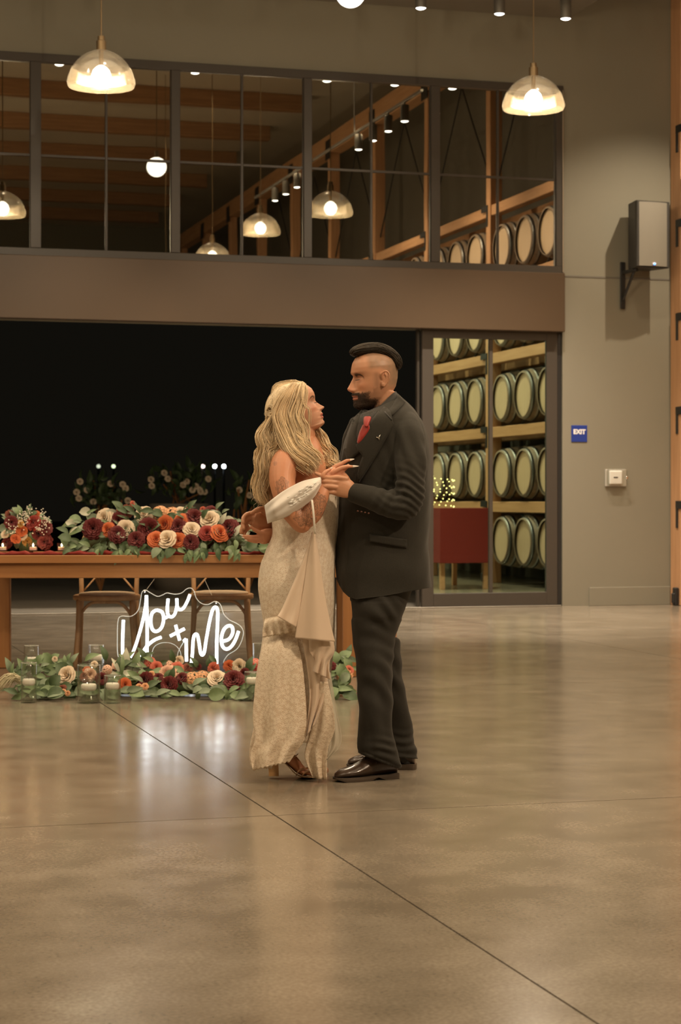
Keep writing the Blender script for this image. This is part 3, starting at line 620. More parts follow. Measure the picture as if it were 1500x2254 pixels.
q.loft(R); q.ob('foliage_core', LM['g'], ga, True, base=gb)
rd = random.Random(5)
for k in range(280):
    t = rd.random(); px = 150 + 425 * t; edge = min(t, 1 - t)
    if k % 5 == 0: py = rd.uniform(1120, 1150) + (20 if edge < .08 else 0)
    elif k % 5 == 1 or k % 5 == 2: py = rd.uniform(1150, 1205)
    else: py = rd.uniform(1190, 1215)
    side = 1 if t > .5 else -1
    ang = rd.uniform(-2.6, -.5) if py > 1185 else (rd.uniform(-.6, 1.2) if side > 0 else PI - rd.uniform(-.6, 1.2))
    if edge < .12: ang = (0 if side > 0 else PI) + rd.uniform(-.8, .8)
    kind = rd.choice(['point', 'point', 'round', 'long']) if py < 1185 else rd.choice(['point', 'point', 'round'])
    c_ = rd.choice('ggls') if py > 1185 else rd.choice('gsslw' if edge < .3 else 'gg')
    leaf(ga, px, min(py, 1207), 13.12 - .24 * (py - 1120) / 100 + rd.uniform(-.05, .08), rd.uniform(.06, .10), ang, kind, c_)
for px in (258, 290, 350, 410, 440, 520):      # trailing sprigs over the table edge
    for j in range(5): leaf(ga, px + rd.uniform(-9, 9), 1210 + j * 2 + rd.uniform(-2, 3), 12.86, rd.uniform(.055, .08), -PI / 2 + rd.uniform(-.9, .9), 'point', 'l', .3)
# bouquet at the table's left end
bb = Vector(W(58, 1205, 13.2)); bb.z = THT + .004; bo = empty('bouquet', bb, 'loose bouquet of red, orange and yellow flowers at the left end of the table', 'bouquet')
for px, py, r, k, c_ in ((25, 1150, 13, 'peony', 'dred'), (72, 1150, 15, 'peony', 'red'), (48, 1168, 11, 'rose', 'orange'), (35, 1185, 12, 'carn', 'orange'), (50, 1180, 9, 'rose', 'white'), (100, 1160, 15, 'peony', 'dred'), (60, 1192, 11, 'carn', 'yellow'), (98, 1192, 15, 'peony', 'dred'), (22, 1133, 11, 'carn', 'brown'), (78, 1132, 10, 'carn', 'orange'), (12, 1175, 9, 'rose', 'white'), (44, 1152, 9, 'carn', 'yellow'), (14, 1195, 11, 'peony', 'dred'), (85, 1175, 12, 'peony', 'dred')):
    flower(bo, px, py, 13.1 + rd.uniform(-.06, .06), r * 1.05, k, c_)
gy = MB()
for k in range(150):
    cx_, cy_ = rd.choice(((95, 1135), (50, 1140), (88, 1165), (100, 1150), (30, 1165), (60, 1130))); p = Vector(W(rd.gauss(cx_, 8), rd.gauss(cy_, 8), 12.98 + rd.uniform(-.05, .1))) - bb
    gy.lathe([(0, -.005), (.006, 0), (0, .005)], 5, tuple(p))
gy.ob('tiny_white_blooms', mat('tiny_white_petal', (.75, .70, .60), .6), bo, True).__setitem__('kind', 'stuff')
for k in range(46):
    a = rd.uniform(0, 2 * PI); leaf(bo, 55 + 44 * math.cos(a) * rd.uniform(.4, 1), 1162 - 32 * math.sin(a) * rd.uniform(.4, 1), 13.2 + rd.uniform(-.1, .1), rd.uniform(.05, .085), a, rd.choice(['round', 'point']), rd.choice('ggsl'))
q = MB(); q.lathe([(.0, .0), (.045, .0), (.05, .04), (.03, .09), (.045, .14)], 14); q.ob('wrapped_stems', LM['g'], bo, True)
# red runner
q = MB(); R = []
for i, x in enumerate(np.linspace(-TL + .02, -.04, 60)):
    z = THT + .003; w_ = .010 + .006 * math.sin(i * 1.3) + .005 * math.sin(i * 2.9)
    R.append([(x, .02 + .01 * math.sin(i), z), (x, .03, z + w_ + .008), (x, .12, z + w_ * 1.5), (x, .3, z + .004 + .004 * math.sin(i * 2)), (x, .5, z + .004), (x, .5, z), (x, .3, z), (x, .12, z)])
q.loft(R); ro = q.ob('table_runner', redc, None, True); ro.location = tb.location; ro.rotation_euler = (0, 0, TA); tag(ro, 'dark red cloth runner lying rumpled along the table top', 'table runner')
# votives on the table
flame = mat('candle_flame', (1, .8, .5), .5, emis=(1, .78, .45), estr=14); wax = mat('white_wax', (.92, .88, .80), .5, emis=(1, .62, .35), estr=.05, sss=.2)
for px, lab in ((6, 'small glass votive candle at the left edge of the photo on the table'), (73, 'small glass votive candle in front of the bouquet'), (136, 'small glass votive candle between the bouquet and the garland')):
    p = W(px, 1215, 12.98); v = empty('votive_candle', (p[0], p[1], THT + .016), lab, 'candle', None)
    q = MB(); q.lathe([(0, .004), (.028, .004), (.031, .06), (.029, .06), (.026, .012), (0, .012)], 20); q.ob('glass_cup', M['glass'], v, True)
    q = MB(); q.lathe([(0, .013), (.024, .013), (.024, .034), (0, .034)], 16); q.ob('candle', wax, v)
    q = MB(); q.lathe([(0, .036), (.006, .042), (.004, .052), (0, .06)], 10); q.ob('flame', flame, v, True)
    light('votive_flame', 'POINT', (p[0], p[1] - .0, THT + .07), .35, (1, .65, .3), shadow_soft_size=.01)
# floor garland
fb = Vector(W(330, 1525, 11.75)); fb.z = 0; fg = empty('floor_garland', fb, 'long floor garland of burgundy, coral and cream flowers with green leaves before the sign', 'floral garland')
FF = [(375, 150, 52, 'carn', 'coral'), (435, 205, 48, 'rose', 'coral'), (75, 185, 40, 'bud', 'pink'), (145, 365, 54, 'rose', 'orange'), (330, 320, 66, 'peony', 'dred'), (395, 275, 34, 'rose', 'peach'), (530, 275, 88, 'peony', 'pink'), (630, 220, 56, 'rose', 'coral'), (665, 300, 50, 'peony', 'dred'), (725, 205, 46, 'carn', 'brown'), (545, 365, 70, 'peony', 'dred'),
      (780, 300, 62, 'hydr', 'peach'), (860, 285, 56, 'hydr', 'peach'), (955, 215, 60, 'carn', 'coral'), (1100, 190, 56, 'carn', 'orange'), (1200, 195, 56, 'bud', 'white'), (1140, 320, 86, 'peony', 'dred'), (990, 305, 72, 'rose', 'white'), (645, 150, 42, 'bud', 'white'), (555, 180, 36, 'hydr', 'pink'), (1340, 165, 46, 'hydr', 'coral'), (1310, 215, 46, 'peony', 'red'), (1240, 260, 44, 'peony', 'dred'),
      (278, 382, 27, 'rose', 'peach'), (332, 378, 27, 'rose', 'peach'), (250, 300, 44, 'peony', 'dred'), (450, 300, 44, 'peony', 'dred'), (820, 200, 30, 'carn', 'dred')]
for x, y, r, k, c_ in FF: flower(fg, 240 + x / 4.167, 1420 + y / 4.167, 11.85 - .35 * (y - 150) / 230, r / 4.167 * 1.06, k, c_)
for x, y, r, k, c_ in ((745, 490, 88, 'bud', 'white'), (990, 480, 66, 'peony', 'pink'), (960, 425, 50, 'carn', 'orange'), (930, 500, 50, 'peony', 'brown'), (1120, 520, 60, 'peony', 'dred'), (1170, 420, 46, 'hydr', 'pink'), (1040, 365, 34, 'bud', 'white'), (680, 630, 36, 'peony', 'brown'), (705, 610, 30, 'carn', 'brown'), (745, 680, 26, 'rose', 'peach'), (700, 660, 26, 'rose', 'peach'), (605, 305, 26, 'bud', 'white')):
    flower(fg, x / 5, 1390 + y / 5, 11.65 - .2 * (y - 400) / 280, r / 5 * 1.05, k, c_)
for px, py, r, k, c_ in ((729, 1466, 10, 'peony', 'dred'), (758, 1482, 17, 'peony', 'peach'), (768, 1476, 10, 'rose', 'coral')): flower(fg, px, py, 11.7, r, k, c_)
q = MB(); R = []
for t in np.linspace(0, 1, 25):
    px = 40 + 735 * t; c_ = Vector(W(px, 1530, 11.72)); w_ = .03 + .05 * math.sin(PI * t) ** .4
    R.append([(c_.x, c_.y + w_ * 1.4 * math.cos(a), .01 + max(0, w_ * .85 * (1 + math.sin(a)))) for a in np.linspace(0, 2 * PI, 10, endpoint=False)])
q.loft(R); q.ob('foliage_core', LM['g'], fg, True, base=fb)
def gar(px0, px1, n, y0, y1, cols, kinds, L0=.06, L1=.105):
    for k in range(n):
        px = rd.uniform(px0, px1); py = rd.uniform(y0, y1); Z = 11.9 - .5 * (py - 1445) / 95 + rd.uniform(-.06, .06)
        zmax = YH + F * (CH - .015) / Z; py = min(py, zmax - 6)
        ang = rd.uniform(-2.9, -.2) if py > 1510 and Z > 11.45 else rd.uniform(-.7, PI + .7)
        if py > 1518: ang = rd.choice((rd.uniform(-.25, .5), PI + rd.uniform(-.5, .25)))
        leaf(fg, px, py, Z, rd.uniform(L0, L1), ang, rd.choice(kinds), rd.choice(cols), rd.uniform(-.1, .3))
gar(82, 165, 66, 1455, 1538, 'glllsg', ('point', 'round'))
gar(20, 60, 20, 1470, 1530, 'ggsl', ('point', 'long'))
gar(165, 560, 70, 1500, 1536, 'glllss', ('point', 'round', 'point'))
gar(245, 320, 16, 1460, 1500, 'slwl', ('point', 'long'), .09, .13)
gar(165, 560, 34, 1450, 1500, 'gggl', ('point',))
gar(690, 778, 70, 1450, 1532, 'gllsl', ('round', 'point'), .06, .10)
q = MB()                                        # feathery pale grass tuft at the left end
for k in range(70):
    a = rd.uniform(-.5, .5); p0 = Vector(W(45, 1500, 11.5)) - fb; L = rd.uniform(.06, .17); d = RT * -L + UP * rd.uniform(-.02, .06) - FWD * rd.uniform(-.05, .08)
    pts = [p0 + Vector((0, 0, rd.uniform(-.02, .03))), p0 + d * .5 + UP * .02, p0 + d - UP * L * .45]; pts = [Vector((p.x, p.y, max(p.z, .006))) for p in pts]
    q.tube(cr(pts, 6), [.0022, .002, .002, .0018, .0015, .0008], 4)
q.ob('grass_tuft', mat('pale_grass', (.50, .44, .28), .7), fg, True)['kind'] = 'stuff'
# floating-candle cylinders
water = mat('still_water', (.80, .86, .74), .02, trans=1, ior=1.33, alpha=.35)
def cyl(px0, px1, pytop, Z, wl, label):
    c_ = W((px0 + px1) / 2, 1500, Z); r = (px1 - px0) / 2 / F * Z; H = CH - (pytop - YH) / F * Z; hw2 = CH - (wl - YH) / F * Z
    v = empty('candle_cylinder', (c_[0], c_[1], 0), label, 'candle vase', None)
    q = MB(); q.lathe([(0, .001), (r * .97, .001), (r, .005), (r, H - .002), (r - .0015, H), (r - .003, H - .002), (r - .003, .012), (0, .012)], 32); q.ob('glass', M['glass'], v, True)
    q = MB(); q.lathe([(r - .002, H - .003), (r, H - .0005), (r - .003, H)], 32); q.ob('rim', mat('glass_rim', (.62, .60, .54), .15), v, True)
    q = MB(); q.lathe([(0, .0125), (r - .0035, .0125), (r - .0035, hw2 - .006), (0, hw2 - .006)], 28); q.ob('water', clearwater, v, True)
    cr_ = min(r * .80, .045); q = MB(); q.lathe([(0, hw2 - .012), (cr_ * .8, hw2 - .012), (cr_, hw2), (cr_, hw2 + .018), (cr_ * .85, hw2 + .026), (0, hw2 + .022)], 24); q.ob('floating_candle', wax, v, True)
    q = MB(); q.tube([(0, 0, hw2 + .02), (0, 0, hw2 + .035)], .0012, 5); q.ob('wick', M['black'], v)
clearwater = clearglass('water_glassy', .06, (.90, .93, .87), .05)
cyl(46, 81, 1458, 11.33, 1504, 'clear glass cylinder with a floating candle at the left front, before the taller one')
cyl(53, 86, 1420, 11.95, 1456, 'taller clear glass cylinder with a floating candle, behind the leftmost front one')
cyl(170, 221, 1463, 11.32, 1515, 'widest clear glass cylinder with a small floating candle and dark water')
cyl(229, 266, 1486, 11.30, 1513, 'short clear glass cylinder filled with water and a floating candle, right of the widest')
cyl(195, 229, 1419, 12.25, 1450, 'clear glass cylinder with a floating candle rising behind the widest cylinder')
cyl(539, 571, 1478, 11.42, 1501, 'short clear glass cylinder with a floating candle beside the bride hem')
cyl(557, 590, 1415, 12.2, 1462, 'tall clear glass cylinder half hidden behind the bride skirt')
# ------------------------------------------------------------------ outside in the dark
pl = Vector(W(395, 1100, 26)); pl.z = -.02; pe = empty('barrel_planter', (pl.x, pl.y, -.02), 'half barrel planter standing outside in the dark behind the table', 'planter')
q = MB(); q.lathe([(0, 0), (.32, 0), (.38, .3), (.40, .62), (.40, 1.14), (.36, 1.15), (.34, 1.05), (0, 1.05)], 28); q.ob('tub', mat('weathered_oak', (.30, .26, .21), .6), pe, True)
for z, r in ((.3, .385), (.62, .405), (1.0, .407)): q = MB(); q.lathe([(r, z), (r + .006, z), (r + .006, z + .05), (r, z + .05)], 28); q.ob('hoop', M['hoop'], pe, True)
def bush(px, py, Z, w_, h, n, nf, label):
    b0 = Vector(W(px, py, Z)); e = pe if label is None else empty('flowering_bush', (b0.x, b0.y, -.02), label, 'bush'); b1 = Vector((b0.x, b0.y, -.02)); z_0 = 1.04 if label is None else 0
    q = MB()
    for k in range(7): q.tube(cr([(0, 0, z_0), (rd.uniform(-.2, .2), rd.uniform(-.1, .1), max(z_0 + .05, b0.z * .5)), (rd.uniform(-w_, w_) * .8, rd.uniform(-.2, .2), b0.z + rd.uniform(-h, h))], 6), .012, 5)
    q.ob('stem', M['tleg'], e)
    for k in range(n):
        o = link('leaf', lm_('point', 'g'), e); o.location = (rd.gauss(0, w_ * .5), rd.gauss(0, .15), b0.z + .02 + rd.gauss(0, h * .45)); o.rotation_euler = (rd.uniform(0, 6), rd.uniform(0, 6), rd.uniform(0, 6)); o.scale = (rd.uniform(.12, .2),) * 3
    for k in range(nf):
        o = link('blossom', fm_('rose', 'white'), e); o.location = (rd.uniform(-w_, w_), rd.uniform(-.25, -.1), b0.z + .02 + rd.uniform(-h, h) * .8); o.rotation_euler = (1.3, rd.uniform(-.5, .5), 0); o.scale = (.045,) * 3
bush(222, 1085, 25.5, .34, .20, 110, 9, 'dark flowering bush with pale blossoms outside, left of the planter')
bush(395, 1060, 26.0, .42, .18, 120, 12, None)
bush(548, 1085, 25.8, .30, .2, 70, 4, 'dark flowering bush with few blossoms outside, right of the planter')
for px, c_, s_, lab in ((420, (1, .72, .45), 30, 'far lamp with an orange tint in the dark, first of the bright row'), (447, (.7, .55, .5), 4, 'dim far lamp in the dark between the orange and white ones'), (473, (.8, .92, 1), 26, 'far white lamp in the dark, left of the bright pair'), (493, (.8, .93, 1), 30, 'far white lamp in the dark, right of the bright pair'),
                    (217, (.5, .55, .4), 1.2, 'faint far lamp in the dark above the left end of the garland'), (250, (.5, .6, .35), 2.2, 'faint greenish far lamp in the dark above the garland')):
    p = W(px, 1026.5, 55); e = empty('far_lamp', (p[0], p[1], -.6), lab, 'lamp')
    q = MB(); q.lathe([(.055 * math.sin(a), p[2] + .6 + .055 * math.cos(a)) for a in np.linspace(0, PI, 9)], 14); q.ob('lamp_globe', mat('far_lamp_glow', (1, 1, 1), .5, emis=c_, estr=s_), e, True)
    q = MB(); q.tube([(0, 0, 0), (0, 0, p[2] + .55)], .03, 6); q.ob('pole', M['black'], e)
light('patio_fill', 'POINT', (4.2, YW + 1.2, 3.6), 7, (1, .8, .55), shadow_soft_size=.1)  # unseen fill light added so the planting outside shows faintly
# ------------------------------------------------------------------ people: built in u (right), v (up), w (towards the viewer), metres
Z0 = 8.2
def U(px, py, d=0.0): Z = Z0 - d; return np.array(((px - 750) / F * Z, CH - (py - YH) / F * Z, d))
RTn, FWn = np.array(RT), np.array(FWD)
def tw_(V, base):
    V = np.asarray(V, float); return V[:, :1] * RTn + V[:, 1:2] * np.array((0, 0, 1.0)) + (Z0 - V[:, 2:3]) * FWn - np.asarray(base)
def PO(name, q, mt, parent, smooth=True, colr=None, uv=False, label=None, solid=0, base=None):
    V = q.V if isinstance(q, MB) else q[0]; Fc = q.F if isinstance(q, MB) else q[1]
    b0 = MANB if parent_root(parent) == 'm' else BRB
    o = ob(name, tw_(V, b0), Fc, mt, parent, smooth, q.U if uv else None, colr)
    if label: o['label'] = label
    if solid: s_ = o.modifiers.new('thickness', 'SOLIDIFY'); s_.thickness = solid; s_.offset = 0
    return o
def parent_root(p):
    while p.parent is not None: p = p.parent
    return p.get('who_', 'm')
def remesh(q, voxel, smooth=2, fac=.5):
    me = bpy.data.meshes.new('t'); me.from_pydata([tuple(map(float, v)) for v in q.V], [], q.F)
    o = bpy.data.objects.new('t', me); col.objects.link(o); m = o.modifiers.new('r', 'REMESH'); m.mode = 'VOXEL'; m.voxel_size = voxel
    if smooth: s_ = o.modifiers.new('s', 'SMOOTH'); s_.iterations = smooth; s_.factor = fac
    dg = bpy.context.evaluated_depsgraph_get(); dg.update(); r = bpy.data.meshes.new_from_object(o.evaluated_get(dg))
    n = len(r.vertices); V = np.zeros(n * 3); r.vertices.foreach_get('co', V); V = V.reshape(-1, 3); Fc = [tuple(p.vertices) for p in r.polygons]
    bpy.data.objects.remove(o); bpy.data.meshes.remove(r); bpy.data.meshes.remove(me); return V, Fc
def se(a, p): return math.copysign(abs(math.cos(a)) ** (2 / p), math.cos(a)), math.copysign(abs(math.sin(a)) ** (2 / p), math.sin(a))
class Shell:                                   # stack of rings: (pyL, pyR, pxL, pxR, centre depth, half depth)
    def __init__(s, rows, n=60, m=72, p=2.3):
        s.R = cr(rows, n); s.n = n; s.m = m; s.p = p
    def mb(s, fold=None, cap=True):
        q = MB(); R = []; uv = []; L = 0
        for i, (yl, yr, xl, xr, wc, B) in enumerate(s.R):
            ring = []
            for k in range(s.m):
                a = 2 * PI * k / s.m; c_, s_ = se(a, s.p); px = (xl + xr) / 2 + c_ * (xr - xl) / 2; py = yl + (yr - yl) * (px - xl) / (xr - xl); d = wc + s_ * B
                P = U(px, py, d)
                if fold: f = fold(i / (s.n - 1), a); P = P + np.array((math.cos(a), 0, math.sin(a))) * f
                ring.append(P); uv.append((k / s.m * 1.15, P[1]))
            R.append(ring)
        q.loft(R, cap, True, uv); return q
    def w(s, px, py):
        R = s.R; ym = (R[:, 0] + R[:, 1]) / 2 ; t = [(a[0] + (a[1] - a[0]) * (px - a[2]) / (a[3] - a[2])) for a in R]
        i = int(np.clip(np.searchsorted(t, py), 1, len(t) - 1)); f = (py - t[i - 1]) / (t[i] - t[i - 1] + 1e-9); f = min(max(f, 0), 1); r = R[i - 1] * (1 - f) + R[i] * f
        x = (px - (r[2] + r[3]) / 2) / ((r[3] - r[2]) / 2); x = max(-.985, min(.985, x)); return r[4] + r[5] * (1 - abs(x) ** s.p) ** (1 / s.p)
def patch(name, poly, surf, off, mt, parent, thick=.003, cuts=5, **k):
    poly = [(a[0] + (b_[0] - a[0]) * t, a[1] + (b_[1] - a[1]) * t) for a, b_ in zip(poly, poly[1:] + poly[:1]) for t in np.arange(0, 1, 1 / max(1, math.ceil(math.hypot(b_[0] - a[0], b_[1] - a[1]) / 5)))]
    bm = bmesh.new(); vs = [bm.verts.new((x, y, 0)) for x, y in poly]; f = bm.faces.new(vs); bmesh.ops.triangulate(bm, faces=[f])
    for _ in range(cuts):
        es = [e for e in bm.edges if e.calc_length() > 7]
        if not es: break
        bmesh.ops.subdivide_edges(bm, edges=es, cuts=1); bmesh.ops.triangulate(bm, faces=[f for f in bm.faces if len(f.verts) > 3])
    bm.verts.index_update(); q = MB(); q.add([tuple(U(v.co.x, v.co.y, surf(v.co.x, v.co.y) + off)) for v in bm.verts], [tuple(v.index for v in f.verts) for f in bm.faces]); bm.free()
    return PO(name, q, mt, parent, True, solid=thick, **k)
def panel(name, Lp, Rp, d0, mt, parent, bulge=.02, amp=.01, freq=3, phase=0, twist=0, nt=40, ns=30, thick=.003, wrap=0, d1=None, ampt=1, scal=0, rin=0, **k):
    A = cr(Lp, nt); B = cr(Rp, nt); q = MB(); R = []; uv = []
    for i in range(nt):
        t = i / (nt - 1); row = []
        for j in range(ns):
            s_ = j / (ns - 1); P = A[i] * (1 - s_) + B[i] * s_
            dd = d0 + ((d1 - d0) * t if d1 is not None else 0) + bulge * math.sin(PI * s_) + amp * (t ** ampt) * math.sin(2 * PI * freq * s_ + phase + twist * t) - wrap * (2 * t - 1) ** 4 - rin * math.exp(-t * 16)
            py = P[1] + scal * abs(math.sin(PI * 9 * s_)) * (t > .98)
            p3 = U(P[0], py, dd); row.append(p3); uv.append((p3[0] + p3[2] * .6, p3[1]))
        R.append(row)
    V, Fc = loft(R, False, False); q.add(V, Fc, uv); return PO(name, q, mt, parent, True, uv=True, solid=thick, **k)
# ---- heads
def head_geo(fem=False, n=96, m=112):
    if not fem:
        FBv = [(-.124, .050), (-.117, .077), (-.108, .090), (-.098, .094), (-.088, .090), (-.080, .0905), (-.072, .090), (-.062, .089), (-.05, .087), (-.03, .086), (-.01, .084), (.005, .083), (.018, .087), (.028, .093), (.045, .092), (.065, .086), (.085, .073), (.102, .052), (.115, .025)]
        PFv = [(-.124, .050), (-.117, .079), (-.108, .093), (-.098, .097), (-.089, .0925), (-.081, .0985), (-.0775, .0995), (-.073, .095), (-.068, .1015), (-.063, .100), (-.054, .099), (-.050, .108), (-.044, .117), (-.037, .1215), (-.028, .115), (-.012, .104), (.002, .095), (.012, .090), (.020, .0925), (.028, .0965), (.045, .092), (.065, .086), (.085, .073), (.102, .052), (.115, .025)]
    else:
        FBv = [(-.120, .050), (-.114, .074), (-.106, .087), (-.098, .090), (-.088, .086), (-.080, .088), (-.072, .089), (-.062, .088), (-.05, .086), (-.03, .085), (-.01, .082), (.005, .081), (.018, .085), (.03, .090), (.045, .0915), (.065, .087), (.085, .073), (.102, .052), (.115, .025)]
        PFv = [(-.120, .050), (-.114, .076), (-.106, .091), (-.098, .094), (-.089, .0885), (-.083, .0955), (-.079, .0975), (-.0745, .092), (-.070, .099), (-.066, .0985), (-.058, .0935), (-.053, .098), (-.048, .110), (-.042, .1165), (-.034, .112), (-.018, .100), (-.004, .090), (.008, .0855), (.018, .0875), (.03, .091), (.045, .0915), (.065, .087), (.085, .073), (.102, .052), (.115, .025)]
    HBv = [(-.124, -.005), (-.10, -.030), (-.08, -.050), (-.06, -.070), (-.04, -.084), (-.01, -.094), (.02, -.098), (.05, -.096), (.075, -.085), (.095, -.066), (.108, -.045), (.115, -.028)]
    HWv = [(-.124, .016), (-.117, .028), (-.107, .038), (-.095, .047), (-.08, .0555), (-.06, .063), (-.04, .0685), (-.02, .071), (0, .0725), (.02, .0745), (.045, .0755), (.065, .071), (.085, .060), (.1, .045), (.11, .030), (.115, .020)]
    k = .95 if fem else 1.0
    it = lambda T, c: np.interp(c, [a[0] for a in T], [a[1] for a in T])
    cs = np.r_[np.linspace(.1152, .05, 20), np.linspace(.048, -.115, n - 30), np.linspace(-.1165, -.123 if not fem else -.1195, 10)]
    R = []
    for c in cs:
        fb, pf, hb, hw_ = it(FBv, c), it(PFv, c), it(HBv, c), it(HWv, c) * k; ring = []
        a0 = (fb + hb) / 2 if c > .09 or c < -.1 else .0
        for j in range(m):
            a = 2 * PI * j / m; co_, si = math.cos(a), math.sin(a)
            x = a0 + ((fb - a0) * abs(co_) ** .86 if co_ > 0 else -(a0 - hb) * abs(co_) ** .95); y = hw_ * math.copysign(abs(si) ** .92, si)
            if co_ > 0:
                ay = abs(y); nose = -.0525 < c < .016
                wn = np.interp(c, [-.055, -.045, -.036, -.02, .005, .02], [.0165, .0155, .0115, .0085, .0085, .014]) * (.9 if fem else 1) if nose else .026
                x += (pf - fb) * math.exp(-(ay / wn) ** 2.4)
                if nose: x += .0045 * math.exp(-((ay - .0145) / .0045) ** 2 - ((c + .045) / .006) ** 2)
                x -= .0035 * math.exp(-((ay - .008) / .004) ** 2 - ((c + .053) / .003) ** 2)
                x -= .013 * math.exp(-((ay - .030) / .016) ** 2 - ((c - .003) / .012) ** 2)
                x += .0085 * math.exp(-((ay - .032) / .0125) ** 2 - ((c + .001) / .0085) ** 2)
                x -= .0018 * math.exp(-((ay - .032) / .014) ** 2 - ((c + .0065 - 5 * (ay - .032) ** 2) / .0016) ** 2)
                x += (.0035 if not fem else .001) * math.exp(-((ay - .028) / .02) ** 2 - ((c - .022) / .006) ** 2)
                x += .004 * math.exp(-((ay - .045) / .018) ** 2 - ((c + .028) / .014) ** 2)
                x -= .0032 * math.exp(-(ay / .024) ** 4 - ((c + (.0735 if not fem else .0748) - .08 * max(0, ay - .012)) / .0017) ** 2)
                x -= .003 * math.exp(-((ay - .028) / .005) ** 2 - ((c + .070) / .008) ** 2)
            ring.append((x, y, c + (.0085 * math.exp(-((c + .058) / .030) ** 2) * (co_ > 0) * min(1, abs(co_) * 2) if fem else 0)))
        R.append(ring)
    q = MB(); q.loft(R[::-1]); return q
def ear_geo(q, s, a0=-.010, c0=-.010):          # ear on side s
    def E(a, c, o): return (a0 + a * .74 - .25 * o, s * (.0705 + o), c0 + c)
    q.tube([E(*p) for p in cr([(.008, .004, .004), (.012, .018, .010), (.004, .029, .015), (-.010, .031, .019), (-.021, .021, .022), (-.023, .004, .021), (-.017, -.012, .016), (-.008, -.022, .010), (.002, -.029, .007), (.007, -.022, .004), (.006, -.010, .003)], 30)], [.0042] * 20 + [.005] * 10, 8)
    q.tube([E(*p) for p in cr([(-.004, .022, .012), (-.013, .012, .015), (-.012, -.004, .013), (-.004, -.014, .009)], 12)], .0034, 7)
    q.tube([E(.0, -.024, .006), E(.001, -.018, .006)], .0065, 8)
    q.tube([E(-.006, .018, .002), E(-.008, 0, .002), E(-.002, -.018, .001)], [(.011, .009), (.012, .009), (.008, .006)], 10)
class Frame:
    def __init__(s, O, f, up, side, k): s.O = np.array(O); s.M = np.array((f, side, up)); s.k = k
    def __call__(s, V): return s.O + s.k * (np.asarray(V, float) @ s.M)
    def inv(s, V): return ((np.asarray(V, float) - s.O) @ s.M.T) / s.k
def mkframe(O, yaw_dir, pitch, yaw, k):
    """yaw_dir -1 faces left, +1 faces right; yaw turns the face towards the viewer; pitch up positive"""
    f0 = np.array((yaw_dir * math.cos(yaw), 0, math.sin(yaw))); up0 = np.array((0, 1.0, 0)); f = f0 * math.cos(pitch) + up0 * math.sin(pitch); up = -f0 * math.sin(pitch) + up0 * math.cos(pitch)
    return Frame(O, f, up, np.cross(up, f), k)
def finger(q, pts, r, n=10):
    P = cr([U(*p) for p in pts], 14); rr = cr([[x] for x in r], 14)[:, 0]; q.tube(P, rr, n)
    for e_, rad in ((P[-1], rr[-1]), (P[0], rr[0])): ball(q, e_, rad)
def ball(q, c, r, n=10):
    r = np.array(r) * np.ones(3); q.add([tuple(np.array(c) + r * np.array((math.sin(t) * math.cos(a), math.cos(t), math.sin(t) * math.sin(a)))) for t in np.linspace(.15, PI - .15, n) for a in np.linspace(0, 2 * PI, 14, endpoint=False)],
        [(i * 14 + (k + 1) % 14, i * 14 + k, (i + 1) * 14 + k, (i + 1) * 14 + (k + 1) % 14) for i in range(n - 1) for k in range(14)] + [tuple(range(14)), tuple((n - 1) * 14 + k for k in range(13, -1, -1))])
def limb(q, pts, r, n=20, m=30, flat=None):
    P = cr([U(*p) for p in pts], m); rr = cr([(x if isinstance(x, tuple) else (x, x)) for x in r], m); q.tube(P, rr, n, True, flat)
    ball(q, P[-1], rr[-1].min() * .98)
def smooth01(x): x = np.clip(x, 0, 1); return x * x * (3 - 2 * x)
def wob(V, s, seed=0):                          # cheap smooth noise
    V = V * s; return (np.sin(V[:, 0] * 1.7 + 1.3 * np.sin(V[:, 1] * 1.1 + seed) + seed) + np.sin(V[:, 1] * 2.1 + 1.7 * np.sin(V[:, 2] * 1.3) + 2 * seed) + np.sin(V[:, 2] * 1.9 + 1.1 * np.sin(V[:, 0] * .9 + seed))) / 3
# ---- materials
def skinmat(name, tint):
    m = mat(name, (1, 1, 1), .42, attr='Col', noise=(60, .5, (.94, .92, .90)), bump=(500, .10, .0008), sss=.12, spec=.45)
    return m
skin_m = skinmat('skin_warm', 1)
def tattooed(m):
    nt = m.node_tree; b = nt.nodes['Principled BSDF']; N = nt.nodes.new; Lk = nt.links.new
    src = b.inputs['Base Color'].links[0].from_socket; a = N('ShaderNodeAttribute'); a.attribute_name = 'Ink'
    tc = N('ShaderNodeTexCoord'); vo = N('ShaderNodeTexVoronoi'); vo.feature = 'DISTANCE_TO_EDGE'; vo.inputs['Scale'].default_value = 62
    no = N('ShaderNodeTexNoise'); no.inputs['Scale'].default_value = 26; no.inputs['Detail'].default_value = 1
    mxv = N('ShaderNodeMix'); mxv.data_type = 'RGBA'; mxv.inputs[0].default_value = .12; Lk(tc.outputs['Object'], mxv.inputs[6]); Lk(no.outputs['Color'], mxv.inputs[7]); Lk(mxv.outputs[2], vo.inputs['Vector'])
    mr = N('ShaderNodeMapRange'); mr.inputs[1].default_value = .03; mr.inputs[2].default_value = .16; mr.inputs[3].default_value = .72; mr.inputs[4].default_value = .14; Lk(vo.outputs['Distance'], mr.inputs[0])
    mu = N('ShaderNodeMath'); mu.operation = 'MULTIPLY'; Lk(mr.outputs[0], mu.inputs[0]); Lk(a.outputs['Fac'], mu.inputs[1])
    mx = N('ShaderNodeMix'); mx.data_type = 'RGBA'; Lk(mu.outputs[0], mx.inputs[0]); Lk(src, mx.inputs[6]); mx.inputs[7].default_value = (.075, .058, .045, 1); Lk(mx.outputs[2], b.inputs['Base Color'])
    return m
skin_t = tattooed(skinmat('skin_with_tattoos', 1))
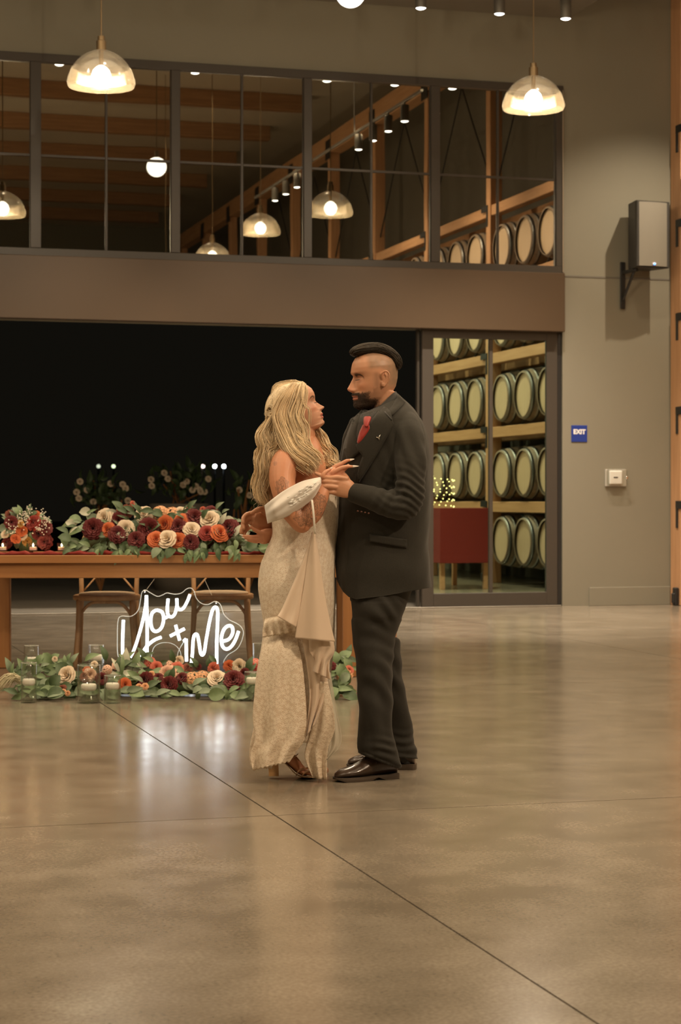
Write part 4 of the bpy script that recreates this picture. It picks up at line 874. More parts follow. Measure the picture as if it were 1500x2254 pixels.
suit = mat('charcoal_wool', (.025, .022, .0140), .85, noise=(260, .25, (.016, .0138, .0088)), bump=(600, .25, .0012), sheen=.10)
suit2 = mat('charcoal_trouser_wool', (.025, .022, .015), .85, noise=(240, .25, (.016, .014, .010)), bump=(600, .25, .0012), sheen=.06)
shirt_m = mat('black_shirt_cotton', (.022, .020, .016), .7, bump=(400, .2, .001), sheen=.1)
tie_m = mat('red_satin', (.38, .028, .020), .42, noise=(90, .4, (.30, .02, .014)), bump=(300, .15, .001), sheen=.3)
shoe_m = mat('dark_brown_leather', (.035, .022, .014), .28, noise=(18, .3, (.055, .032, .02)), bump=(60, .2, .001), coat=.3)
sole_m = mat('shoe_sole_edge', (.062, .044, .030), .5)
hair_m = mat('dark_hair', (1, 1, 1), .6, spec=.25, attr='Col', bump=(300, .3, .001))
blond_m = mat('blond_hair', (1, 1, 1), .42, attr='Col', spec=.5, sheen=.2)
satin = mat('champagne_satin', (.66, .52, .39), .36, noise=(3, .4, (.62, .48, .35)), sheen=.4, bump=(14, .10, .004))
tulle = mat('sheer_tulle', (.66, .60, .48), .7, alpha=.42)
organza = mat('white_organza', (.80, .74, .66), .45, alpha=.90, sheen=.4)
gold = mat('rose_gold_strap', (.62, .38, .22), .32, .6)
nail_m = mat('pale_nail', (.86, .76, .66), .2, coat=.5)
def lacemat(name, base, thread, dens=34, lo=.30):
    m = mat(name, base, .6); nt = m.node_tree; b = nt.nodes['Principled BSDF']; N = nt.nodes.new; Lk = nt.links.new
    uvn = N('ShaderNodeUVMap'); uvn.uv_map = 'UVMap'
    def flowers(scale, k, rad, off):
        mp = N('ShaderNodeMapping'); mp.inputs['Scale'].default_value = (scale, scale, 1); mp.inputs['Location'].default_value = (off, off * .7, 0); Lk(uvn.outputs[0], mp.inputs[0])
        vo = N('ShaderNodeTexVoronoi'); vo.voronoi_dimensions = '2D'; vo.inputs['Scale'].default_value = 1; Lk(mp.outputs[0], vo.inputs['Vector'])
        sb_ = N('ShaderNodeVectorMath'); sb_.operation = 'SUBTRACT'; Lk(mp.outputs[0], sb_.inputs[0]); Lk(vo.outputs['Position'], sb_.inputs[1])
        sx = N('ShaderNodeSeparateXYZ'); Lk(sb_.outputs[0], sx.inputs[0]); at = N('ShaderNodeMath'); at.operation = 'ARCTAN2'; Lk(sx.outputs[1], at.inputs[0]); Lk(sx.outputs[0], at.inputs[1])
        mu = N('ShaderNodeMath'); mu.operation = 'MULTIPLY_ADD'; Lk(at.outputs[0], mu.inputs[0]); mu.inputs[1].default_value = k
        sc2 = N('ShaderNodeSeparateColor'); Lk(vo.outputs['Color'], sc2.inputs[0]); m6 = N('ShaderNodeMath'); m6.operation = 'MULTIPLY'; Lk(sc2.outputs[0], m6.inputs[0]); m6.inputs[1].default_value = 6; Lk(m6.outputs[0], mu.inputs[2])
        cs_ = N('ShaderNodeMath'); cs_.operation = 'SINE'; Lk(mu.outputs[0], cs_.inputs[0]); rr_ = N('ShaderNodeMath'); rr_.operation = 'MULTIPLY_ADD'; Lk(cs_.outputs[0], rr_.inputs[0]); rr_.inputs[1].default_value = rad * .38; rr_.inputs[2].default_value = rad * .62
        df = N('ShaderNodeMath'); df.operation = 'SUBTRACT'; Lk(rr_.outputs[0], df.inputs[0]); Lk(vo.outputs['Distance'], df.inputs[1])
        mr = N('ShaderNodeMapRange'); mr.inputs[1].default_value = -.04; mr.inputs[2].default_value = .06; Lk(df.outputs[0], mr.inputs[0]); return mr.outputs[0]
    a = flowers(dens, 6, .62, 0); c_ = flowers(dens * 2.3, 4, .52, 3.7)
    no = N('ShaderNodeTexNoise'); no.inputs['Scale'].default_value = 5; Lk(uvn.outputs[0], no.inputs[0]); mo = N('ShaderNodeMapRange'); mo.inputs[1].default_value = .42; mo.inputs[2].default_value = .56; Lk(no.outputs[0], mo.inputs[0])
    cm = N('ShaderNodeMath'); cm.operation = 'MULTIPLY'; Lk(c_, cm.inputs[0]); Lk(mo.outputs[0], cm.inputs[1])
    mx_ = N('ShaderNodeMath'); mx_.operation = 'MAXIMUM'; Lk(a, mx_.inputs[0]); Lk(cm.outputs[0], mx_.inputs[1])
    mx = N('ShaderNodeMix'); mx.data_type = 'RGBA'; Lk(mx_.outputs[0], mx.inputs[0]); mx.inputs[6].default_value = (*base, 1); mx.inputs[7].default_value = (*thread, 1); Lk(mx.outputs[2], b.inputs['Base Color'])
    n2_ = N('ShaderNodeTexNoise'); n2_.inputs['Scale'].default_value = 420; Lk(uvn.outputs[0], n2_.inputs[0]); ad = N('ShaderNodeMath'); ad.operation = 'MULTIPLY_ADD'; Lk(n2_.outputs[0], ad.inputs[0]); ad.inputs[1].default_value = .4; Lk(mx_.outputs[0], ad.inputs[2])
    bp = N('ShaderNodeBump'); bp.inputs['Strength'].default_value = .5; bp.inputs['Distance'].default_value = .004; Lk(ad.outputs[0], bp.inputs['Height']); Lk(bp.outputs[0], b.inputs['Normal'])
    return m
lace = lacemat('ivory_floral_lace', (.70, .57, .43), (.82, .72, .58), 56); lace2 = lacemat('ivory_lace_train', (.64, .51, .37), (.78, .67, .52), 64)
SK = np.array((.56, .285, .165)); SKW = np.array((.60, .275, .15))
# ================================================================== the groom
MANB = np.array(W(830, 1718, 8.2)); MANB[2] = 0; man = empty('person', MANB, 'bearded man in a charcoal suit and red tie, holding the bride hand, facing left', 'person'); man['who_'] = 'm'
BRB = np.array(W(655, 1712, 8.25)); BRB[2] = 0; br = empty('person', BRB, 'long-haired blond woman in a lace off-shoulder wedding dress, chin raised, facing right', 'person'); br['who_'] = 'b'
WC = -.08
jr = [(870, 864, 862, 875, WC, .050), (884, 876, 846, 887, WC, .085), (900, 890, 822, 901, WC, .140), (915, 908, 788, 917, WC, .190), (940, 935, 772, 933, WC, .208), (985, 985, 754, 946, WC, .205), (1050, 1050, 747, 951, WC, .190), (1120, 1120, 743, 951, WC, .182), (1200, 1200, 740, 946, WC, .182),
      (1255, 1255, 741, 948, WC, .186), (1285, 1280, 744, 949, WC, .186), (1304, 1300, 745, 949, WC, .184), (1335, 1320, 750, 949, WC, .182)]
jk = Shell(jr, 60, 72, 2.35)
hf = mkframe(U(825, 832, WC + .005), -1, math.radians(-5), math.radians(17), 1.045)
q = MB(); h = head_geo(False); ear_geo(h, 1); ear_geo(h, -1); q.add(hf(h.V), h.F)
limb(q, [(843, 862, WC), (843, 892, WC), (850, 930, WC)], [(.058, .056), (.058, .056), (.065, .07)])
bt = Shell([(r[0] + 8, r[1] + 8, r[2] + (10 if r[0] > 890 else 6), r[3] - (10 if r[0] > 890 else 6), r[4], r[5] - .02) for r in jr[2:-3]], 30, 40).mb(); q.add(bt.V, bt.F)
limb(q, [(893, 945, .05), (903, 1010, .11), (900, 1075, .14), (890, 1110, .15), (845, 1105, .15), (805, 1092, .14), (777, 1082, .13)], [.055, .047, .044, .042, .040, .033, (.032, .024)], flat=(0, 1, 0))
limb(q, [(790, 960, -.22), (772, 1050, -.32), (750, 1125, -.35), (690, 1150, -.30), (632, 1152, -.20), (598, 1150, -.14)], [.055, .047, .042, .038, .032, (.031, .022)], flat=(0, 1, 0))
limb(q, [(822, 1290, -.03), (824, 1480, -.01), (832, 1625, -.02), (852, 1684, -.055)], [.07, .05, .038, .026])
limb(q, [(846, 1290, -.09), (850, 1450, -.23), (868, 1590, -.31), (880, 1655, -.33)], [.065, .046, .038, .034])
# near hand: palm under hers, thumb laid along the top, fingers curled around
limb(q, [(777, 1082, .135), (765, 1076, .145), (748, 1070, .15), (732, 1068, .15)], [(.031, .022), (.040, .020), (.044, .021), (.038, .019)], flat=(0, 1, 0))
limb(q, [(768, 1070, .14), (760, 1052, .13), (752, 1040, .12)], [(.020, .018), (.016, .018), (.011, .012)])
finger(q, [(762, 1054, .15), (744, 1051, .165), (724, 1052, .17), (708, 1047, .165), (696, 1042, .155)], [.013, .0115, .0105, .0095, .0075])
finger(q, [(746, 1062, .158), (728, 1061, .172), (713, 1060, .168), (708, 1065, .150), (714, 1070, .135)], [.0125, .0115, .0105, .0098, .008])
finger(q, [(744, 1073, .160), (727, 1071, .176), (713, 1072, .170), (710, 1078, .150), (717, 1081, .138)], [.012, .011, .010, .0095, .008])
finger(q, [(744, 1083, .152), (729, 1083, .166), (717, 1083, .160), (714, 1087, .145), (721, 1089, .136)], [.011, .010, .0092, .0088, .0075])
# far hand: open palm behind the bride's back, fingers curling
limb(q, [(598, 1152, -.13), (585, 1150, -.10), (570, 1146, -.08), (558, 1142, -.07)], [(.029, .020), (.038, .018), (.041, .017), (.036, .016)], flat=(0, 1, 0))
finger(q, [(590, 1130, -.09), (578, 1121, -.06), (566, 1123, -.04), (555, 1129, -.03)], [.016, .0135, .0115, .009])
finger(q, [(556, 1130, -.07), (543, 1133, -.05), (536, 1141, -.03), (536, 1150, -.02)], [.0115, .0105, .0095, .008])
finger(q, [(554, 1140, -.07), (541, 1144, -.045), (535, 1153, -.025), (537, 1163, -.015)], [.0115, .0105, .0095, .008])
finger(q, [(554, 1150, -.07), (541, 1155, -.045), (533, 1163, -.025), (531, 1172, -.02)], [.011, .010, .009, .0078])
finger(q, [(558, 1158, -.08), (547, 1163, -.055), (540, 1170, -.035), (538, 1177, -.03)], [.010, .009, .0085, .0072])
V, Fc = remesh(q, .0030, 2, .45)
H = hf.inv(V); a_, b_, c_ = H[:, 0], H[:, 1], H[:, 2]; inh = (np.abs(b_) < .1) & (c_ > -.14) & (c_ < .13) & (np.abs(a_) < .14)
C = np.tile(SK, (len(V), 1)); C *= (1 + .05 * wob(V, 30))[:, None]
def blend(C, w_, c): w_ = np.clip(w_, 0, 1)[:, None]; return C * (1 - w_) + np.array(c) * w_
g1 = lambda x, s_: np.exp(-(x / s_) ** 2); ab = np.abs(b_)
C = blend(C, inh * .35 * g1(c_ + .03, .02) * g1(ab - .045, .02) * (a_ > .03), (.60, .24, .13))
C = blend(C, inh * .5 * g1(c_ + .038, .012) * g1(ab, .02) * (a_ > .095), (.62, .26, .16))
jaw = inh * smooth01((-.030 - .25 * np.clip(a_, 0, .1) - c_) / .012 + .35 * wob(V, 220)) * smooth01((a_ + .022) / .05) * smooth01((c_ + .135) / .01)
den = np.clip(.34 + .60 * smooth01((a_ - .035) / .035) + .45 * smooth01((-.078 - c_) / .014), 0, 1); C = blend(C, jaw * den * .93 * (1 - .9 * (inh * g1(c_ + .050, .012) * smooth01((ab - .030) / .006) * (a_ > .03))), (.055, .034, .022))
mou = inh * g1(c_ + .0590, .0048) * (ab < .033) * (a_ > .055); C = blend(C, mou * 1.05, (.050, .030, .020))
lip = inh * (c_ < -.0665) * (c_ > -.0825) * (ab < .024) * (a_ > .07); C = blend(C, lip * .95, (.50, .20, .135))
C = blend(C, inh * g1(c_ + .0735, .0016) * (ab < .025) * (a_ > .07) * .8, (.10, .03, .02))
brow = inh * g1(c_ - .0125 - .006 * g1(ab - .030, .012) + 1.5 * np.clip(ab - .045, 0, 1), .0056) * smooth01((ab - .010) / .006) * smooth01((.056 - ab) / .01) * (a_ > .03); C = blend(C, brow * 1.1, (.035, .022, .015))
C = blend(C, inh * .45 * g1(c_ + .010, .006) * g1(ab - .032, .014) * (a_ > .05), (.42, .17, .10))
side = inh * smooth01((c_ - .026 + .25 * np.clip(-a_, 0, .1) * 1.6) / .022) * smooth01((.056 - a_) / .026); side = np.maximum(side, inh * smooth01((-a_ - .022) / .022) * smooth01((c_ + .056) / .03))
C = blend(C, side * (.62 + .10 * wob(V, 150) + .25 * smooth01((-a_ - .03) / .05)), (.235, .165, .108))
burn = inh * g1(a_ - .014, .014) * smooth01((.03 - c_) / .02) * smooth01((c_ + .05) / .02); C = blend(C, burn * .45, (.14, .08, .05))
body_m = PO('body', (V, Fc), skin_m, man, True, C)
def lash(q, hfr, s, c0=-.0050, w_=.013, up=.0, out=.0105):
    P = [hfr((.0905 - .0022 - 8 * (y - .018) ** 2 * 2 + .0008 - (.0 if y < .034 else (y - .034) * .25) + .0008, s * y, c0 + 9 * (y - .031) ** 2 + up)) for y in np.linspace(.020, .044, 9)]; q.tube(P, [.0006, .0010, .0013, .0014, .0015, .0015, .0014, .0012, .0007], 5)
q = MB()
for s in (1, -1): lash(q, hf, s)
PO('eyelashes', q, M['black'], man)
# hair: swept back top with an undercut
hz = lambda x, y, d=0.0: np.array(U(740 + x / 8.333, 740 + y / 8.333, WC + .005 + d))
HP = cr([(300, 355, 52), (335, 300, 74), (430, 270, 92), (600, 240, 96), (790, 240, 96), (960, 305, 92), (1090, 420, 84), (1150, 530, 60), (1160, 600, 26)], 34)
q = MB(); rdh = random.Random(11); colh = []
P = [hz(x, y, -.004) for x, y, r in HP]; q.tube(P, [(max(.006, r / 8.333 * .001907 * 1.02), .032 + .030 * math.sin(PI * min(1, i / 26 + .12)) ** .6) for i, (x, y, r) in enumerate(HP)], 28, True, (0, 1, 0)); colh += [(.030, .020, .013)] * len(q.V)
for k in range(420):
    an = rdh.uniform(-.5, 1.1) * PI; st = rdh.uniform(0, .55); L = rdh.uniform(.25, .55); pts = []
    lat = math.cos(an); vt = math.sin(an)
    for t in np.linspace(st, min(1, st + L), 9):
        i = t * 33; i0 = min(int(i), 32); f = i - i0; x, y, r = HP[i0] * (1 - f) + HP[i0 + 1] * f; lift = 1 + .16 * (t - st) / L + .06 * math.sin(t * 14 + k)
        tan = HP[min(i0 + 1, 33)][:2] - HP[i0][:2]; tan /= np.linalg.norm(tan) + 1e-9; nx, ny = tan[1], -tan[0]
        wl = .032 + .030 * math.sin(PI * min(1, i / 26 + .12)) ** .6; pts.append(hz(x + nx * r * vt * 1.06 * lift, y + ny * r * vt * 1.06 * lift, lat * wl * lift * .98 - .004))
    n0 = len(q.V); q.tube(pts, [.0012, .0020, .0022, .0022, .0020, .0018, .0014, .0010, .0004], 4); v_ = rdh.uniform(.6, 1.7); colh += [(.026 * v_, .019 * v_, .012 * v_)] * (len(q.V) - n0)
PO('hair', q, hair_m, man, True, colh)
# beard bristle over the coloured skin
rdn0 = np.random.default_rng(9); q = MB(); colh = []; idx = np.where(((jaw * den > .34 + .5 * rdn0.random(len(V))) | (mou > .6)) & ~(inh & (c_ < -.0640) & (c_ > -.0850) & (ab < .026) & (a_ > .07)))[0]; rdn = np.random.default_rng(4); idx = rdn.choice(idx, min(3000, len(idx)), False)
ctr = hf((.02, 0, -.06))
for i in idx:
    p = V[i]; n_ = p - ctr; n_ /= np.linalg.norm(n_); d_ = n_ * .45 + np.array((0, -.8, 0)) + rdn.normal(0, .2, 3); d_ /= np.linalg.norm(d_)
    n0 = len(q.V); q.tube([p, p + d_ * .0035, p + d_ * .0065], [.0005, .0004, .0002], 3, False); v_ = rdn.uniform(.6, 1.6); colh += [(.045 * v_, .028 * v_, .018 * v_)] * (len(q.V) - n0)
PO('beard', q, hair_m, man, False, colh)
# jacket
def sfold(P, t, ang, k=1.0): return 0
q = jk.mb(lambda t, a: .004 * math.sin(3 * a + 7 * t) * t + .003 * math.sin(9 * t + 2 * a) * (t > .3))
limb(q, [(880, 925, -.02), (893, 950, .06), (904, 1000, .11), (903, 1070, .14), (893, 1112, .15), (850, 1107, .15), (810, 1094, .14), (782, 1084, .13)], [.060, .072, .068, .062, .060, .055, .049, .043], n=26, m=40)
limb(q, [(795, 930, -.16), (785, 970, -.22), (772, 1050, -.31), (752, 1128, -.34), (690, 1152, -.30), (640, 1153, -.215), (618, 1152, -.17)], [.050, .060, .058, .056, .050, .045, .043], n=22, m=36)
V, Fc = remesh(q, .0048, 5, .5)
def gauss3(V, px, py, d, r): c = U(px, py, d); return np.exp(-(((V - c) / r) ** 2).sum(1))
dv = np.zeros(len(V)); u_, v_, w_ = V[:, 0], V[:, 1], V[:, 2]
dv += .006 * gauss3(V, 900, 1085, .18, .085) * np.sin((u_ * .5 + v_) * 190 + 2 * np.sin(u_ * 40))
dv += .005 * gauss3(V, 862, 1095, .17, .07) * np.sin((u_ * .8 - v_ * .5) * 170)
dv += .004 * gauss3(V, 905, 1000, .15, .12) * np.sin((u_ * 1.0 + v_ * .35) * 110)
dv += .0035 * wob(V, 22, 2)
dv += .006 * gauss3(V, 850, 1040, .05, .07) * np.sin((u_ * 1.0 - v_ * .2) * 90)
me_ = mesh('t', V, Fc, None); me_.update(); nn = np.zeros(len(V) * 3); me_.vertices.foreach_get('normal', nn); nn = nn.reshape(-1, 3); bpy.data.meshes.remove(me_)
V = V + nn * dv[:, None]
pxv = 750 + V[:, 0] * F / (Z0 - V[:, 2]); pyv = YH - (V[:, 1] - CH) * F / (Z0 - V[:, 2]); hem = np.interp(pxv, [742, 747, 756, 768, 785, 850, 905, 950], [1276, 1288, 1303, 1314, 1319, 1311, 1301, 1293])
over = pyv > hem; V[over, 1] = CH - (hem[over] - YH) * (Z0 - V[over, 2]) / F; jo = PO('jacket', (V, Fc), suit, man)
S = lambda x, y: jk.w(x, y)
patch('shirt', [(798, 900), (812, 904), (832, 896), (828, 912), (806, 952), (789, 984), (784, 982), (784, 950), (788, 922)], S, .0065, shirt_m, man, .003)
tp = patch('tie', [(800, 935), (807, 936), (814, 936), (815, 943), (811, 951), (804, 961), (797, 970), (790, 977), (787, 974), (789, 963), (793, 950)], S, .013, tie_m, man, .006)
q = MB(); q.loft([[U(810 + cx_ + math.cos(a) * rx, py, jk.w(810, py) + .012 + math.sin(a) * .016) for a in np.linspace(0, 2 * PI, 16, endpoint=False)] for (py, cx_, rx) in cr([(916, 0, 4), (918, 0, 8.5), (924, -.5, 9), (931, -2, 7.5), (937, -3, 6), (939, -3, 3)], 14)]); PO('tie_knot', q, tie_m, tp)
patch('lapel', [(846, 896), (853, 899), (860, 907), (864, 921), (867, 933), (860, 949), (848, 970), (832, 998), (812, 1030), (789, 1064), (788, 1042), (793, 1020), (799, 1003), (788, 990), (785, 980), (796, 962), (806, 944), (820, 922), (833, 906)], S, .013, suit, man, .005)
patch('lapel', [(797, 902), (790, 925), (784, 955), (786, 979), (799, 989), (786, 1000), (772, 1013), (764, 1010), (758, 990), (765, 955), (778, 922)], S, .009, suit, man, .005)
patch('lapel_notch_seam', [(848, 905), (864, 923), (863, 926), (846, 908)], S, .0165, shirt_m, man, .002)
patch('pocket_flap', [(814, 1176), (896, 1187), (896, 1206), (814, 1192)], S, .008, suit, man, .005)
def collar():
    q = MB(); T = cr([(801, 905), (814, 911), (830, 899), (848, 883), (864, 867), (871, 862)], 22); Bt = cr([(797, 914), (814, 923), (834, 914), (857, 896), (873, 878), (877, 872)], 22)
    R = []
    for i in range(22):
        t = i / 21; d = WC + .02 + .075 * math.sin(PI * (t * .8 + .12)); R.append([U(T[i][0], T[i][1], d - .004), U(Bt[i][0], Bt[i][1], d + .006)])
    V, Fc = loft(R, False, False); q.add(V, Fc); return q
PO('shirt_collar', collar(), shirt_m, man, True, solid=.006)
q = MB()
R = []
T = cr([(836, 908), (852, 895), (866, 878), (873, 867)], 14); Bt = cr([(842, 925), (862, 915), (886, 893), (893, 885)], 14)
for i in range(14):
    t = i / 13; R.append([U(T[i][0], T[i][1], WC + .105 - .06 * t), U((T[i][0] + Bt[i][0]) / 2, (T[i][1] + Bt[i][1]) / 2, max(WC + .135 - .05 * t, jk.w((T[i][0] + Bt[i][0]) / 2, (T[i][1] + Bt[i][1]) / 2) + .007)), U(Bt[i][0], Bt[i][1], jk.w(Bt[i][0], Bt[i][1]) + .008)])
V, Fc = loft(R, False, False); q.add(V, Fc); PO('jacket_collar', q, suit, man, True, solid=.005)
q = MB(); silver = mat('silver_pin', (.75, .72, .62), .25, 1)
pc = (834, 962); dd = jk.w(*pc) + .018
for pts in (((829, 962), (833, 964), (838, 956)), ((834, 967), (836, 961), (838, 957)), ((833, 964), (836, 966), (835, 969))): q.tube([U(x, y, dd) for x, y in pts], [.0014, .0018, .0006], 6)
PO('lapel_pin', q, silver, man)
q = MB()
for x, y in ((787, 1124), (792, 1125), (799, 1127), (806, 1128), (813, 1130)): pass
for k in range(4): ball(q, U(788 + k * 8, 1125 + k * 1.6, .175 - k * .002), (.0045, .0035, .003), 6)
PO('cuff_buttons', q, mat('brown_horn', (.10, .035, .02), .3), man)
q = MB(); limb(q, [(784, 1084, .13), (776, 1082, .13)], [.034, .034]); PO('shirt_cuff', q, shirt_m, man)
q = MB(); limb(q, [(618, 1152, -.17), (606, 1152, -.145)], [.034, .034]); PO('shirt_cuff', q, shirt_m, man)
q = MB(); limb(q, [(607, 1150, -.145), (600, 1149, -.135)], [(.035, .028), (.034, .027)], flat=(0, 1, 0)); PO('watch_strap', q, M['black'], man)
# trousers
q = MB()
tn = Shell([(1262, 1262, 768, 925, WC + .02, .15), (1310, 1310, 770, 904, WC + .03, .145), (1350, 1350, 774, 890, -.03, .13), (1395, 1395, 777, 872, -.02, .10), (1450, 1450, 780, 869, -.01, .088), (1530, 1530, 785, 868, -.0, .08), (1600, 1600, 788, 864, 0, .072), (1640, 1645, 790, 870, 0, .072), (1654, 1682, 794, 880, -.010, .070), (1658, 1694, 797, 881, -.012, .068)], 70, 48, 2.2)
def tf(t, a): return .007 * math.sin(2 * a + 9 * t) * (t > .25) + .006 * math.exp(-((t - .92) / .05) ** 2) * math.sin(50 * t + 2 * a) + .003 * math.exp(-((t - .52) / .12) ** 2) * math.sin(34 * t + 3 * a) + .004 * math.exp(-((a - PI * .5) / .18) ** 2) * (t > .3)
t1 = tn.mb(tf); q.add(t1.V, t1.F)
tfr = Shell([(1262, 1262, 785, 922, WC - .06, .12), (1320, 1320, 795, 900, WC - .08, .115), (1392, 1392, 805, 871, -.19, .095), (1412, 1412, 808, 881, -.20, .09), (1450, 1450, 815, 886, -.23, .085), (1500, 1500, 822, 893, -.26, .08), (1560, 1560, 828, 901, -.30, .075), (1595, 1595, 833, 908, -.32, .073), (1635, 1630, 838, 908, -.33, .072), (1655, 1660, 842, 917, -.335, .072), (1664, 1672, 845, 919, -.335, .07)], 60, 44, 2.2)
t2 = tfr.mb(lambda t, a: .007 * math.sin(2 * a + 8 * t + 1) * (t > .25) + .006 * math.exp(-((t - .9) / .06) ** 2) * math.sin(46 * t + a)); q.add(t2.V, t2.F)
V, Fc = remesh(q, .0050, 3, .5)
dv = .004 * wob(V, 14, 5) * (V[:, 1] < .75); u_, v_, w_ = V[:, 0], V[:, 1], V[:, 2]
for (x, y, d, r, kx, ky, am) in ((850, 1420, .05, .10, 40, 95, .004), (835, 1500, .07, .12, 60, 60, .005), (850, 1650, .06, .05, 20, 170, .005), (815, 1560, .07, .14, 75, 18, .004), (890, 1640, -.27, .06, 20, 160, .005), (845, 1345, .08, .09, 70, 70, .005), (885, 1480, -.18, .1, 60, 60, .006)): dv += am * gauss3(V, x, y, d, r) * np.sin(u_ * kx + v_ * ky + 1.5 * np.sin(u_ * 30))
me_ = mesh('t', V, Fc, None); me_.update(); nn = np.zeros(len(V) * 3); me_.vertices.foreach_get('normal', nn); nn = nn.reshape(-1, 3); bpy.data.meshes.remove(me_)
PO('trousers', (V + nn * dv[:, None], Fc), suit2, man)
for pts in ([(840, 1640, -.03), (852, 1675, -.052), (854, 1690, -.058)], [(874, 1620, -.325), (888, 1660, -.33), (894, 1676, -.33)]):
    q = MB(); limb(q, pts, [.038, .031, .029]); PO('sock', q, M['black'], man)
# shoes
def shoe(hx, hy, tx, ty_, s, nm):
    """heel and toe centre on the floor in px, py"""
    def fl(px, py): Z = F * CH / (py - YH); return np.array(((px - 750) / F * Z, 0, Z0 - Z))
    A, B = fl(hx, hy), fl(tx, ty_); ax = (B - A); Ls = np.linalg.norm(ax); ax /= Ls; sd = np.cross(np.array((0, 1.0, 0)), ax)
    e = None; q = MB(); R = []
    T = [(0.0, .012, .030, .030), (.02, .030, .036, .085), (.08, .034, .038, .105), (.18, .034, .034, .118), (.30, .034, .030, .124), (.42, .037, .028, .112), (.55, .044, .026, .088), (.68, .049, .026, .070), (.80, .048, .026, .059), (.90, .041, .026, .051), (.97, .026, .026, .040), (1.0, .008, .026, .030)]
    T = cr(T, 26); T[:, 2] *= .6
    for (t, w_, b0, h) in T:
        c = A + ax * Ls * t; ring = []
        for a in np.linspace(0, 2 * PI, 24, endpoint=False):
            x, y = se(a, 2.3); yy = b0 + (h - b0) * (y * .5 + .5); w2 = w_ * (1 - .35 * max(0, y)); ring.append(c + sd * x * w2 + np.array((0, yy, 0)))
        R.append(ring)
    q.loft(R); up = PO('shoe', q, shoe_m, man, True, label=nm)
    q = MB(); R = []
    for (t, w_, b0, h) in T:
        c = A + ax * (Ls * (t * 1.03 - .015)); w2 = w_ + .005; bot = .0005 if (t < .27 or t > .40) else .012; bot = .0005 + .012 * math.exp(-((t - .36) / .07) ** 2); bot += .010 * smooth01((t - .85) / .15)
        tp_ = b0 + .003; R.append([c + sd * w2 + np.array((0, bot, 0)), c + sd * w2 * 1.02 + np.array((0, (bot + tp_) / 2, 0)), c + sd * w2 + np.array((0, tp_, 0)), c - sd * w2 + np.array((0, tp_, 0)), c - sd * w2 + np.array((0, bot, 0))])
    q.loft(R); PO('sole', q, sole_m, up, False)
    q = MB()
    for k in range(4):
        t = .40 + .05 * k; i = int(t * 25); hh = T[i][3] + .002; c = A + ax * Ls * t; q.tube([c + sd * .020 + np.array((0, hh - .006, 0)), c + np.array((0, hh + .001, 0)), c - sd * .020 + np.array((0, hh - .006, 0))], .0018, 6)
    c = A + ax * Ls * .38 + np.array((0, .094, 0)); q.tube([c, c + sd * .02 + np.array((0, .004, 0)), c + sd * .034 + np.array((0, -.022, 0))], .0016, 6); q.tube([c, c + sd * .015 + ax * .02, c + sd * .03 + ax * .03 + np.array((0, -.028, 0))], .0016, 6)
    PO('laces', q, M['black'], up)
shoe(872, 1712, 738, 1721, 1, 'dark brown leather lace-up shoe, the nearer one'); shoe(915, 1693, 766, 1690, 1, 'dark leather shoe, the farther one')
# ================================================================== the bride
BC = -.05
bhf = mkframe(U(656.5, 898, BC), 1, math.radians(19), math.radians(2), .93)
sr = [(968, 962, 650, 697, BC, .055), (984, 974, 634, 704, BC, .085), (1003, 990, 606, 712, BC - .01, .145), (1030, 1020, 592, 724, BC - .01, .165), (1065, 1055, 588, 740, BC - .01, .150), (1100, 1092, 594, 744, BC, .135), (1140, 1135, 602, 742, BC, .125), (1190, 1190, 598, 738, BC, .118), (1240, 1240, 582, 733, BC, .14), (1290, 1290, 576, 730, BC, .155), (1330, 1330, 582, 728, BC, .150)]
q = MB(); h = head_geo(True); ear_geo(h, 1, -.008, -.002); ear_geo(h, -1, -.008, -.002); q.add(bhf(h.V), h.F)
limb(q, [(656, 912, BC), (668, 945, BC), (668, 985, BC)], [(.048, .048), (.047, .049), (.060, .07)])
bt = Shell(sr, 44, 56, 2.2).mb(); q.add(bt.V, bt.F)
limb(q, [(640, 1002, .04), (629, 1020, .085), (622, 1060, .125), (636, 1110, .150), (655, 1140, .155), (665, 1152, .155)], [.045, .060, .054, .049, .044, .041], n=22)
limb(q, [(663, 1150, .155), (688, 1128, .165), (704, 1098, .165), (716, 1072, .155), (722, 1060, .150)], [(.041, .041), (.043, .040), (.035, .034), (.027, .024), (.026, .020)], n=20)
limb(q, [(690, 1010, -.16), (690, 1060, -.22), (660, 1120, -.25), (625, 1165, -.17), (604, 1176, -.12)], [.045, .040, .036, .029, (.025, .019)])
# her right hand lying in his
limb(q, [(718, 1062, .146), (726, 1054, .138), (736, 1048, .135), (745, 1043, .135)], [(.026, .019), (.034, .017), (.035, .016), (.030, .014)], flat=(.3, 1, 0))
finger(q, [(722, 1042, .125), (736, 1029, .125), (750, 1022, .125), (762, 1015, .125), (769, 1013, .125)], [.011, .0102, .0092, .0080, .0062])
finger(q, [(728, 1045, .142), (741, 1036, .148), (752, 1030, .150), (765, 1027, .150), (775, 1027, .150)], [.011, .0102, .0092, .0080, .0062])
finger(q, [(730, 1050, .140), (743, 1042, .140), (755, 1036, .138), (764, 1028, .132), (767, 1024, .130)], [.0105, .0098, .0088, .0078, .0062])
finger(q, [(728, 1056, .140), (741, 1049, .138), (750, 1046, .136), (758, 1043, .134)], [.010, .0094, .0085, .0070])
finger(q, [(718, 1054, .165), (712, 1048, .172), (716, 1040, .170), (727, 1033, .162)], [.011, .0105, .0088, .0065])
